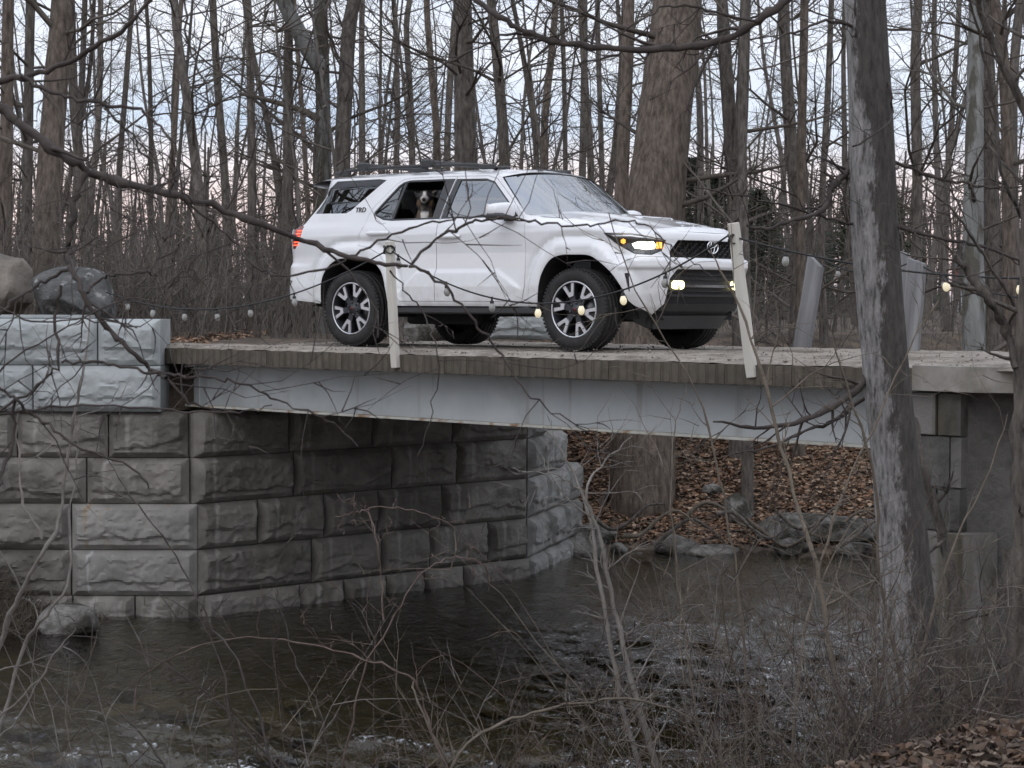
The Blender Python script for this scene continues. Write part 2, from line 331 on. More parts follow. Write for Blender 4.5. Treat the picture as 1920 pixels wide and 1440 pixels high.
def water_mat():
    m, t, p = new_mat('stream_water'); t.nodes.remove(p); out = t.nodes['Material Output']
    tc = N(t, 'ShaderNodeTexCoord'); mp = N(t, 'ShaderNodeMapping', inp={'Rotation': (0, 0, math.radians(-44)), 'Scale': (9, 4, 1)}); L(t, tc.outputs['Object'], mp.inputs[0])
    n = N(t, 'ShaderNodeTexNoise', inp={'Scale': 1.6, 'Detail': 4.0, 'Roughness': .6}); L(t, mp.outputs[0], n.inputs['Vector'])
    b = N(t, 'ShaderNodeBump', inp={'Strength': .7, 'Distance': .045}); L(t, n.outputs['Fac'], b.inputs['Height'])
    gl = N(t, 'ShaderNodeBsdfGlossy', inp={'Roughness': .06, 'Color': (1, 1, 1, 1)}); L(t, b.outputs[0], gl.inputs['Normal'])
    tr = N(t, 'ShaderNodeBsdfTransparent', inp={'Color': (.48, .445, .335, 1)})
    fr = N(t, 'ShaderNodeFresnel', inp={'IOR': 1.33}); L(t, b.outputs[0], fr.inputs['Normal'])
    mx = N(t, 'ShaderNodeMixShader'); L(t, fr.outputs[0], mx.inputs[0]); L(t, tr.outputs[0], mx.inputs[1]); L(t, gl.outputs[0], mx.inputs[2])
    fa = N(t, 'ShaderNodeAttribute', attribute_name='riffle')
    # broken white water: only where the surface is thrown up in the riffle
    df = N(t, 'ShaderNodeBsdfDiffuse', inp={'Color': (.75, .78, .82, 1)})
    sp = N(t, 'ShaderNodeSeparateXYZ'); L(t, tc.outputs['Object'], sp.inputs[0])
    n2 = N(t, 'ShaderNodeTexNoise', inp={'Scale': 3.2, 'Detail': 7.0, 'Roughness': .7}); L(t, mp.outputs[0], n2.inputs['Vector'])
    f1 = N(t, 'ShaderNodeMapRange', inp={'From Min': WATER_Z + .018, 'From Max': WATER_Z + .045}); L(t, sp.outputs['Z'], f1.inputs[0])
    f2 = ramp(t, [(.52, 0.0), (.64, .75)], n2.outputs['Fac'])
    m0 = N(t, 'ShaderNodeMath', operation='MULTIPLY'); L(t, f1.outputs[0], m0.inputs[0]); L(t, fa.outputs['Fac'], m0.inputs[1]); mm = N(t, 'ShaderNodeMath', operation='MULTIPLY'); L(t, m0.outputs[0], mm.inputs[0]); L(t, f2.outputs[0], mm.inputs[1])
    m2 = N(t, 'ShaderNodeMixShader'); L(t, mm.outputs[0], m2.inputs[0]); L(t, mx.outputs[0], m2.inputs[1]); L(t, df.outputs[0], m2.inputs[2]); L(t, m2.outputs[0], out.inputs[0])
    return m
w = link('water', wme, water_mat()); tag(w, kind='structure')
# ------------------------------------------------------------------ rocks
def rock_mesh(name, size, seed, sub=3, flat=.55):
    bm = bmesh.new(); bmesh.ops.create_icosphere(bm, subdivisions=sub, radius=1.0)
    V = np.array([v.co[:] for v in bm.verts]); rs = np.random.RandomState(seed)
    for _ in range(11):                                        # chop facets off
        n = rs.normal(size=3); n /= np.linalg.norm(n); d = rs.uniform(.62, .92); s = V @ n
        V = V - np.maximum(s - d, 0)[:, None] * n * .92
    V = V * (1 + .13 * vnoise(V * 1.7, seed, 3)[:, None] + .05 * vnoise(V * 6, seed + 1, 3)[:, None]) * np.array(size)
    for v, c in zip(bm.verts, V): v.co = c
    me = bpy.data.meshes.new(name); bm.to_mesh(me); bm.free()
    me.polygons.foreach_set('use_smooth', np.full(len(me.polygons), True))
    try: me.set_sharp_from_angle(angle=math.radians(32))
    except Exception: pass
    return me
def rock(name, u, v, D, size, seed, label, m='rock', group=None, rz=0.0, cat='rock', sub=3):
    p = at(u, v, D); o = link(name, rock_mesh(name, size, seed, sub), M[m]); o.location = p; o.rotation_euler = (0, 0, rz)
    return tag(o, label, cat, group)
rock('boulder', -25, 547, 22.3, (.52, .6, .42), 3, 'tan boulder on the block wall beside the darker one', 'rock_tan', rz=.3, cat='boulder', sub=4)
rock('boulder', 138, 562, 22.0, (.52, .5, .36), 14, 'dark boulder with white scratches on top of the block wall', 'rock_dark', cat='boulder', sub=4)
p = at(128, 1166, 19.35); rock('boulder', 132, 1168, 19.5, (.33, .3, .2), 5, 'rounded pale rock at the water edge below the block wall', 'rock', cat='rock')
for k, (u, v, D, s, sd) in enumerate([(1530, 965, 26.4, (.95, .5, .22), 31), (1380, 905, 27.0, (.22, .2, .26), 33), (1270, 985, 26.2, (.42, .3, .16), 34), (1160, 990, 26.2, (.14, .12, .1), 35),
                                     (1120, 915, 26.6, (.3, .25, .18), 36), (1345, 1012, 26.0, (.5, .25, .10), 37), (1095, 1030, 25.9, (.3, .28, .24), 39), (1335, 850, 27.8, (.16, .14, .1), 40), (1480, 1015, 26.0, (.26, .22, .13), 41),
                                     (1200, 1030, 25.8, (.2, .15, .08), 42), (1600, 1010, 26.0, (.3, .22, .12), 43)]):
    lab = ['long flat grey slab of rock on the leafy far bank', 'upright grey rock among the leaves on the far bank'][k] if k < 2 else 'small grey rock on the leafy far bank by the water'
    o = rock('bank_rock', u, v, D, s, sd, lab, 'rock', None if k < 2 else 'small rocks along the far bank', rz=k * .7)
    o.location.z = gz(o.location.x, o.location.y) + s[2] * .35
srng = random.Random(5); stone_me = [rock_mesh('bed_stone', (.16, .13, .055), 60 + k, 2) for k in range(4)]
M['bedstone'] = noisy('wet_stream_stone', (.10, .085, .055), (.24, .21, .15), 5.0, .6, .3, rand=.35)
for k in range(46):
    u = srng.uniform(0, 1500); v = 1440 - 190 * srng.random() ** 1.6; D = FPX * (CAMH - WATER_Z + .25) / (v - HORIZ); x = (u - 960) / FPX * D
    if not inpoly(np.array([[x, D]]), WPOLY)[0]: continue
    o = link('stream_stone', stone_me[k % 4], M['bedstone']); s = srng.uniform(.6, 1.7); o.scale = (s, s, s); o.rotation_euler = (0, 0, srng.uniform(0, 6)); o.location = (x, D, gz(x, D) + .03 + srng.random() * .06)
    tag(o, 'rounded stone lying under the shallow stream water', 'stone', 'stones on the stream bed')

# ================================================================== block walls
def block_mesh(name, w, h, depth, seed, nx=None, relief=.055):
    """split-face block: x along the wall, front at y=0 (bulging to -y), z 0..h; a flat drafted margin, a rough face"""
    nx = nx or max(10, int(w / .017)); nz = max(8, int(h / .017)); rs = np.random.RandomState(seed)
    x = np.linspace(0, w, nx); z = np.linspace(0, h, nz); X, Z = np.meshgrid(x, z)
    ed = np.minimum(np.minimum(X, w - X) / .075, np.minimum(Z, h - Z) / .055); mask = sstep(.15, 1.0, ed)
    P = np.stack([X, Z], -1)
    wq = P + .12 * np.stack([vnoise(P * 5, seed + 20, 2), vnoise(P * 5, seed + 21, 2)], -1); n1 = vnoise(wq * [2.2, 3.6], seed, 4); n2 = vnoise(wq * [4.0, 12], seed + 7, 4); n3 = np.floor((vnoise(wq * [3.0, 5.0], seed + 9, 3) + 1) * 3.0) / 3.0 - 1
    ledge = .27 * h + .10 * vnoise(np.stack([X * 3.1, X * 0], -1), seed + 3, 3)              # chipped undercut along the lower third
    led = sstep(-.012, .02, Z - ledge) * .8 + .2
    top = sstep(0, .10, h - .02 - Z + .03 * vnoise(np.stack([X * 4, X * 0], -1), seed + 4, 2))
    Y = -mask * relief * (.45 + .55 * led) * (.75 + .45 * top) - mask * relief * .55 * n1 - mask * relief * .45 * np.abs(n2) - mask * relief * .40 * n3
    Y = Y - mask * .007 * vnoise(P * [22, 26], seed + 31, 2); edge = np.minimum(np.minimum(X, w - X), np.minimum(Z, h - Z)); Y = Y + .018 * (1 - sstep(0, .022, edge))
    V = [np.stack([X, Y, Z], -1).reshape(-1, 3)]; F = [grid_faces(nz, nx)[:, ::1]]
    b = [0, nx - 1, nz * nx - 1, (nz - 1) * nx]                                            # corners; add a plain body behind
    bv = np.array([[0, depth, 0], [w, depth, 0], [w, depth, h], [0, depth, h]]); base = nz * nx
    row = lambda i: list(range(i * nx, i * nx + nx)); colm = lambda j: [i * nx + j for i in range(nz)]
    faces = [[base + 3, base + 2, base + 1, base]]
    me = bpy.data.meshes.new(name)
    pf = F[0].tolist() + faces + [row(0)[::-1] + [base, base + 1]] + [row(nz - 1) + [base + 2, base + 3]] + [colm(0) + [base + 3, base]] + [colm(nx - 1)[::-1] + [base + 1, base + 2]]
    me.from_pydata(np.vstack([V[0], bv]).tolist(), [], pf); me.update()
    sm = np.zeros(len(pf), bool); sm[:len(F[0])] = True; me.polygons.foreach_set('use_smooth', sm)
    try: me.set_sharp_from_angle(angle=math.radians(24))
    except Exception: pass
    return me
class Wall:
    """vertical wall plane through plan points a->b (left to right seen from outside); px helper converts photo joints to wall distances"""
    def __init__(s, root, a, b):
        s.root = root; s.a = np.asarray(a, float); d = np.asarray(b, float) - s.a; s.len = np.linalg.norm(d); s.d = d / s.len; s.ang = math.atan2(s.d[1], s.d[0])
    def t_of_px(s, u, v=900):
        r = at(u, v, 1.0)[:2]; A = np.array([[r[0], -s.d[0]], [r[1], -s.d[1]]]); return float(np.linalg.solve(A, s.a)[1])
    def block(s, t0, t1, z0, z1, m, seed, out=0.0, depth=.62, gap=.007, relief=.055, name='block'):
        me = block_mesh(name, t1 - t0 - 2 * gap, z1 - z0 - gap, depth, seed, relief=relief)
        o = link(name, me, m, s.root); n = np.array([s.d[1], -s.d[0]]); p = s.a + s.d * (t0 + gap) + n * out
        o.location = (p[0] - s.root.location.x, p[1] - s.root.location.y, z0 - s.root.location.z); o.rotation_euler = (0, 0, s.ang); return o
ZR = [.264, -.193, -.650, -1.107, -1.564, -2.021, -2.478, -2.935]
wing = empty('retaining_wall', (-8, 20.5, -3)); tag(wing, 'split-face concrete block retaining wall with two paler top courses', 'wall')
ww = Wall(wing, (-12, 20.5), (-3.13, 20.5)); tX = lambda u: ww.t_of_px(u)
rows = [[-420, -170, 30 - 90, 187, 305], [-400, -180, 66, 305], [-380, -150, 32, 203, 353], [-300, -60, 162, 355], [-330, -110, 133, 370], [-250, -110, 133, 370], [-240, -90, 30, 135, 252, 370]]
for r, js in enumerate(rows):
    for k in range(len(js) - 1):
        m = M['block_new'] if r < 2 else M['block_rust'] if r == 4 and k >= 2 else M['block_lime'] if r == 5 and k >= 2 else M['block_dark']
        ww.block(tX(js[k]), tX(js[k + 1]), ZR[r + 1], ZR[r], m, 100 + r * 13 + k, out=.10 if r < 2 else 0.0, depth=.62 if r < 2 else .55)
        if k == 0:
            t1 = tX(js[0]); kk = 0
            while t1 > .2:
                t0 = t1 - 1.16; ww.block(max(t0, 0), t1, ZR[r + 1], ZR[r], M['block_new'] if r < 2 else M['block_dark'], 200 + r * 13 + kk, out=.10 if r < 2 else 0.0, depth=.62 if r < 2 else .55); t1 = t0; kk += 1
capb = box_obj('cap_ledge', (0, 0, 0), (2.4, .4, .03), M['block_new'], wing); capb.location = (-5.45 + 8, .52, 3.279)
abut = empty('bridge_abutment', (WA[0], WA[1], -3)); tag(abut, 'dark split-face block abutment standing in the stream under the bridge', 'abutment')
wa = Wall(abut, WA, WB); tA = lambda u, v: min(max(wa.t_of_px(u, v), 0), wa.len)
arows = [(2, [357, 544, 700, 849, 984], 820), (3, [357, 552, 736, 857, 988], 900), (4, [372, 485, 609, 710, 829, 995], 980), (5, [372, 586, 716, 807, 916, 999], 1060), (6, [372, 558, 641, 720, 791, 865, 1002], 1110)]
for r, js, v in arows:
    for k in range(len(js) - 1):
        t0 = tA(js[k], v) if k else (.0 if r < 4 else .03); t1 = tA(js[k + 1], v) if k < len(js) - 2 else wa.len
        wa.block(t0, t1, ZR[r + 1], ZR[r], M['block_dark'], 300 + r * 17 + k, out=.05 if r == 6 else 0.0, depth=.5)
wc = Wall(abut, WB + np.array([.02, .0]), WC)
for r in range(2, 7):
    js = [0, 1.05, 1.75, 2.64] if r % 2 else [0, .8, 1.9, 2.64]
    n = 3 if r > 3 else 2 if r == 3 else 1
    for k in range(n):
        wc.block(js[k], js[k + 1], ZR[r + 1], ZR[r], M['block_mid'], 500 + r * 9 + k, depth=.42)
# core behind the courses and the bearing seat of the girders
prism('core', [(-3.05 - WA[0], .56), (-2.6 - WA[0], .62), (.0 - WA[0], 3.6), (-.6 - WA[0], 4.3), (-3.3 - WA[0], 1.6)], .1, 2.28, M['block_dark'], abut)

# ================================================================== bridge
BL = 10.1
bridge = empty('bridge', (BR0[0], BR0[1], -.6), math.atan2(BRD[1], BRD[0])); tag(bridge, 'narrow gravel-topped bridge with plank deck and pale steel girders', 'bridge')
# local: x along bridge, y across (away from the camera), z up from -.6
def bl(z): return z + .6
prng = random.Random(3); x = -.25; pm = [None] * 6
for k in range(6):
    bm = bmesh.new(); bm_box(bm, (0, 0, 0), (.0895, BRW, .150), bevel=.002)
    for v in bm.verts: v.co.y += prng.uniform(-.004, .004)
    me = bpy.data.meshes.new('deck_plank'); bm.to_mesh(me); bm.free(); me.materials.append(M['deckwood']); pm[k] = me
k = 0
while x < 8.75:
    o = link('deck_plank', pm[k % 6], None, bridge); o.location = (x, BRW / 2 + prng.uniform(-.004, .003), bl(-.105) + prng.uniform(-.003, .002)); o.rotation_euler = (0, prng.uniform(-.004, .004), 0)
    x += .0905; k += 1
# gravel sheet with a ragged edge
nx, ny = 420, 44; X, Y = np.meshgrid(np.linspace(-.6, BL + .2, nx), np.linspace(0, 1, ny))
lo = .03 + .035 * vnoise(np.stack([X * 5, X * 0], -1), 5, 3); Yc = lo + Y * (BRW - .06 - lo)
rut = -.035 * (np.exp(-((Yc - 1.62) / .30) ** 2) + np.exp(-((Yc - 3.35) / .30) ** 2)) + .018 * np.exp(-((Yc - .35) / .25) ** 2)
Z = bl(-.004) + rut + .009 * vnoise(np.stack([X * 7, Yc * 7], -1), 8, 3) - .026 * (1 - sstep(0, .05, Y * BRW)) 
link('gravel_surface', mesh_arr('gravel_surface', np.stack([X, Yc, Z], -1).reshape(-1, 3), [grid_faces(ny, nx)]), M['gravel'], bridge)
tb = []; st = Tubes()
rs = np.random.RandomState(4); n = 1500                                                  # loose stones along the edges and on the deck
Vs, Fs = [], []
oct_ = np.array([[1, 0, 0], [-1, 0, 0], [0, 1, 0], [0, -1, 0], [0, 0, 1], [0, 0, -1]], float); of = np.array([[0, 2, 4], [2, 1, 4], [1, 3, 4], [3, 0, 4], [2, 0, 5], [1, 2, 5], [3, 1, 5], [0, 3, 5]])
for k in range(n):
    yy = abs(rs.normal(0, .35)) + .05 if rs.rand() < .55 else rs.uniform(.05, 4.5); s = rs.uniform(.005, .014) * (1.5 if rs.rand() < .06 else 1)
    Vs.append(oct_ * s * rs.uniform(.6, 1.3, (6, 1)) * [1, 1, .7] + [rs.uniform(-.3, BL), min(yy, 4.5), bl(.004)]); Fs.append(of + k * 6)
o = link('loose_stones', mesh_arr('loose_stones', np.vstack(Vs), [np.vstack(Fs)], False), M['gravel'], bridge); o['kind'] = 'stuff'
def girder(y):
    gr = bm_obj('girder', (lambda b: (bm_box(b, (4.42, y, bl(-.40)), (9.04, .016, .40)), b)[1])(bmesh.new()), M['steel'], bridge)
    for z, h in ((-.607, .022), (-.192, .022)):
        bm = bmesh.new(); bm_box(bm, (4.42, y, bl(z)), (9.06, .23, h), bevel=.003); bm_obj('flange', bm, M['flange'] if z < -.4 else M['steel'], gr)
    for xs in (.12, 8.75):
        bm = bmesh.new(); bm_box(bm, (xs, y - .055, bl(-.40)), (.012, .095, .392)); bm_obj('stiffener', bm, M['steel'], gr)
for y in (.36, 1.65, 3.05, BRW - .36): girder(y)
# right end: concrete approach slab, abutment face, dark recess
slab = empty('approach_slab', (3.2, 14.3, -.3)); tag(slab, 'chamfered concrete approach slab at the end of the bridge', 'slab')
c0 = br(8.72, -.015); c1 = br(9.27, -.03)
poly = [c0, c1, (c1[0] + .55, c1[1] - .06), (c1[0] + 6, c1[1] + .05), (c1[0] + 9, c1[1] + 4), br(8.72, BRW)]
prism('slab_body', [(p[0] - 3.2, p[1] - 14.3) for p in poly], .125, .298, M['apron'], slab)
cab = empty('concrete_abutment', (2.9, 14.6, -3)); tag(cab, 'stained grey concrete abutment under the approach slab', 'abutment')
e = lambda t, w: (br(t, w)[0] - 2.9, br(t, w)[1] - 14.6)
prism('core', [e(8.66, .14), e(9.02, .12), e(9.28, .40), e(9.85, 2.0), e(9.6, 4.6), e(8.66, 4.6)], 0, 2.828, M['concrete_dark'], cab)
zc_ = 1.86
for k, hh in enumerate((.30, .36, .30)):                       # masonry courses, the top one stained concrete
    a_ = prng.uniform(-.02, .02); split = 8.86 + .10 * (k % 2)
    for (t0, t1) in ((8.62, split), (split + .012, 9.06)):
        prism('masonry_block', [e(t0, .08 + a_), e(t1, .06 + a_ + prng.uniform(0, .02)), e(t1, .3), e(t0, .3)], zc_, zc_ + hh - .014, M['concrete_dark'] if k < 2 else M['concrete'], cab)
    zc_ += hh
prism('footing', [e(8.50, .0), e(8.80, -.07), e(9.12, -.04), e(9.22, .30), e(8.6, .5)], 0, 1.85, M['concrete'], cab)
for k in range(7):
    z0 = .55 + k * .33; s = prng.uniform(-.02, .02)
    bm = bmesh.new(); bm_box(bm, (0, 0, 0), (4.2, .45, .31), bevel=.02)
    for v in bm.verts: v.co += Vector((prng.uniform(-.02, .02), prng.uniform(-.02, .02), prng.uniform(-.012, .012)))
    o = bm_obj('stone_course', bm, M['rock'], cab); o.location = (c1[0] + 2.55 - 2.9 + s, c1[1] + .66 - 14.6, z0)
# pale concrete block on the far side behind the car
o = empty('concrete_block', (0, 0, 0)); tag(o, 'pale concrete block beyond the bridge, seen under the car', 'block')
pb = at(985, 640, 26.5); o.location = (pb[0], pb[1], -.02)
me = block_mesh('face', .95, .45, .6, 901); f = link('face', me, M['block_new'], o); f.location = (-.47, 0, 0)
pb = at(812, 628, 25.5); r_ = rock('boulder', 812, 628, 25.5, (.42, .35, .22), 71, 'low grey rock beyond the bridge, seen under the car', 'rock', cat='rock'); r_.location.z = .08
# ================================================================== car
CARP = (-1.028, 21.794); CARA = 0.6885
car = empty('car', (CARP[0], CARP[1], -.012), -CARA); tag(car, 'white off-road SUV with lights on, parked across the bridge', 'car')
M['paint'] = plain('white_car_paint', (.74, .75, .765), .35, coat=1.0)
M['paint'].node_tree.nodes['Principled BSDF'].inputs['Coat Roughness'].default_value = .04
_t = M['paint'].node_tree; _p = _t.nodes['Principled BSDF']                       # road film thrown up along the sills and arches
_c = N(_t, 'ShaderNodeTexCoord'); _s = N(_t, 'ShaderNodeSeparateXYZ'); L(_t, _c.outputs['Object'], _s.inputs[0]); _z = N(_t, 'ShaderNodeMapRange', inp={'From Min': .82, 'From Max': .40, 'To Min': 0.0, 'To Max': .55}); L(_t, _s.outputs['Z'], _z.inputs[0])
_n = N(_t, 'ShaderNodeTexNoise', inp={'Scale': 9.0, 'Detail': 8.0, 'Roughness': .7}); L(_t, _c.outputs['Object'], _n.inputs['Vector']); _r = ramp(_t, [(.38, .15), (.68, 1.0)], _n.outputs['Fac']); _m = N(_t, 'ShaderNodeMath', operation='MULTIPLY'); L(_t, _z.outputs[0], _m.inputs[0]); L(_t, _r.outputs[0], _m.inputs[1])
_x = N(_t, 'ShaderNodeMix', data_type='RGBA'); L(_t, _m.outputs[0], _x.inputs[0]); _x.inputs[6].default_value = (.74, .75, .765, 1); _x.inputs[7].default_value = (.40, .375, .335, 1); L(_t, _x.outputs[2], _p.inputs['Base Color'])
M['trim'] = plain('black_plastic_trim', (.034, .035, .036), .55)
M['gloss_black'] = plain('gloss_black_trim', (.03, .031, .033), .22, coat=.3)
M['cavity'] = plain('dark_wheel_well', (.012, .012, .012), .9)
M['rubber'] = noisy('tyre_rubber', (.022, .022, .022), (.042, .041, .040), 12, .85, .2, bscale=80, dist=.004)
M['alloy_dark'] = plain('dark_grey_alloy', (.055, .058, .063), .4, metal=.6)
M['alloy'] = plain('machined_silver_alloy', (.62, .63, .65), .33, metal=.75)
M['chrome'] = plain('chrome', (.75, .76, .78), .15, metal=1.0)
M['seat'] = plain('dark_seat_cloth', (.018, .018, .019), .9)
M['led_white'] = plain('white_led_lamp', (.9, .9, .85), .3, emit=(1.0, .97, .82), estr=4.5)
M['led_amber'] = plain('amber_lamp', (.8, .35, .08), .3, emit=(1.0, .42, .06), estr=2.2)
M['led_fog'] = plain('fog_lamp', (.9, .9, .7), .3, emit=(1.0, .90, .45), estr=4.0)
M['led_red'] = plain('red_tail_lamp', (.5, .02, .01), .25, emit=(1.0, .10, .04), estr=2.6)
M['red_lens'] = plain('red_lens', (.16, .008, .008), .12, coat=1.0)
def glass_mat(name, tint, refl):
    m, t, p = new_mat(name); t.nodes.remove(p); out = t.nodes['Material Output']
    g = N(t, 'ShaderNodeBsdfGlossy', inp={'Roughness': .01, 'Color': (.95, .98, 1, 1)}); tr = N(t, 'ShaderNodeBsdfTransparent', inp={'Color': (*tint, 1)})
    fr = N(t, 'ShaderNodeLayerWeight', inp={'Blend': .35}); mr = N(t, 'ShaderNodeMapRange', inp={'To Min': refl[0], 'To Max': refl[1]}); L(t, fr.outputs['Fresnel'], mr.inputs[0])
    mx = N(t, 'ShaderNodeMixShader'); L(t, mr.outputs[0], mx.inputs[0]); L(t, tr.outputs[0], mx.inputs[1]); L(t, g.outputs[0], mx.inputs[2]); L(t, mx.outputs[0], out.inputs[0]); return m
M['glass'] = glass_mat('tinted_car_glass', (.16, .17, .17), (.26, .9))
M['privacy'] = glass_mat('dark_privacy_glass', (.05, .052, .055), (.15, .8))
M['windshield'] = glass_mat('windshield_glass', (.10, .11, .11), (.04, .42))
M['glass_clear'] = glass_mat('clear_lens', (.9, .9, .9), (.04, .5))
# ---- plan curve: s is arc length, equal to x along the flank
PL = catmull([(-1.08, 0), (-1.078, -.35), (-1.06, -.62), (-1.01, -.79), (-.90, -.885), (-.72, -.925), (-.45, -.94), (0, -.945), (.6, -.948), (1.2, -.95), (1.8, -.948), (2.3, -.945), (2.8, -.937), (3.08, -.925),
              (3.28, -.898), (3.45, -.845), (3.58, -.77), (3.67, -.67), (3.72, -.56), (3.755, -.40), (3.775, -.2), (3.78, 0)], 1600)
PS = np.concatenate([[0], np.cumsum(np.linalg.norm(np.diff(PL, axis=0), axis=1))]); PS = PS - np.interp(1.2, PL[:, 0], PS) + 1.2
PT = np.gradient(PL, PS, axis=0); PT /= np.linalg.norm(PT, axis=1, keepdims=True); PN = np.stack([PT[:, 1], -PT[:, 0]], 1)
SR, SF = PS[0], PS[-1]
def s_y(y): i = len(PL) // 2; return float(np.interp(y, PL[i:, 1][np.argsort(PL[i:, 1])], PS[i:][np.argsort(PL[i:, 1])]))   # s of a point on the front half by its y
ARCH_R = [(-.405, .30), (-.41, .55), (-.39, .70), (-.315, .805), (-.19, .875), (-.06, .89), (.12, .89), (.25, .875), (.39, .80), (.465, .69), (.515, .50), (.54, .30)]
ARCH_F = [(2.42, .30), (2.445, .58), (2.485, .73), (2.575, .845), (2.70, .888), (2.85, .89), (3.0, .885), (3.10, .845), (3.25, .73), (3.36, .58), (3.43, .42), (3.45, .30)]
ARCH_R = catmull(ARCH_R, 60); ARCH_F = catmull(ARCH_F, 60)
def poly_d(S, Z, A):
    P = np.stack([S, Z], -1); d = np.full(S.shape, 9.0)
    for i in range(len(A) - 1): d = np.minimum(d, segdist(P, A[i], A[i + 1]))
    return np.where(inpoly(P, A.tolist()), -d, d)
SIDE_Z = [.10, .30, .38, .43, .47, .60, .76, .92, 1.04, 1.12, 1.19, 1.225, 1.25, 1.45, 1.62, 1.70, 1.76]; SIDE_O = [.22, .12, .05, .02, .010, .004, .014, .016, .004, 0.0, .012, .028, .042, .105, .168, .205, .24]
FR_Z = [.10, .28, .36, .42, .52, .66, .745, .765, .85, .872, .93, 1.0, 1.04, 1.08, 1.12, 1.3]; FR_O = [.24, .15, .085, .045, .015, 0.0, -.008, -.028, -.026, .012, .022, .026, .022, .035, .085, .3]
def offs(S, Z):
    o = np.interp(Z, SIDE_Z, SIDE_O); wf = sstep(3.12, 3.5, S); o = o * (1 - wf) + wf * np.interp(Z, FR_Z, FR_O)
    zt = np.interp(S, [.66, .90, 1.93, 2.22], [.56, .748, .742, .57]); o = o - .024 * (1 - sstep(-.02, .03, Z - zt)) * sstep(.60, .70, S) * sstep(2.26, 2.13, S)
    o = o - .022 * sstep(-.55, -.80, S) * sstep(.86, .80, Z)
    zc = np.interp(S, [2.2, 2.8, 3.2, 3.5], [1.225, 1.19, 1.14, 1.09]); o = o + .10 * sstep(2.2, 2.4, S) * sstep(-.05, .06, Z - zc) ** 1.5 * (1 - wf)
    prof = lambda d: np.interp(d, [-.05, 0, .012, .075, .105, .155, .175, .215, .24], [-.030, -.038, -.046, -.044, -.034, .008, .016, .002, 0])
    o = o + prof(poly_d(S, Z, ARCH_R)) + prof(poly_d(S, Z, ARCH_F)) * (1 - .55 * sstep(3.2, 3.5, S))
    return o
def surf(S, Z, extra=0.0):
    x = np.interp(S, PS, PL[:, 0]); y = np.interp(S, PS, PL[:, 1]); nx = np.interp(S, PS, PN[:, 0]); ny = np.interp(S, PS, PN[:, 1]); o = offs(S, Z) + extra
    rear = sstep(1.18, 1.72, Z) * .26 * sstep(-.45, -.75, S)       # tailgate leans forward
    return np.stack([x - nx * o + rear, y - ny * o, Z], -1)
def resample(poly, st):
    P = np.asarray(poly, float); out = []
    for a, b in zip(P, np.roll(P, -1, 0)):
        n = max(1, int(math.ceil(np.linalg.norm(b - a) / st))); out += [a + (b - a) * k / n for k in range(n)]
    return np.array(out)
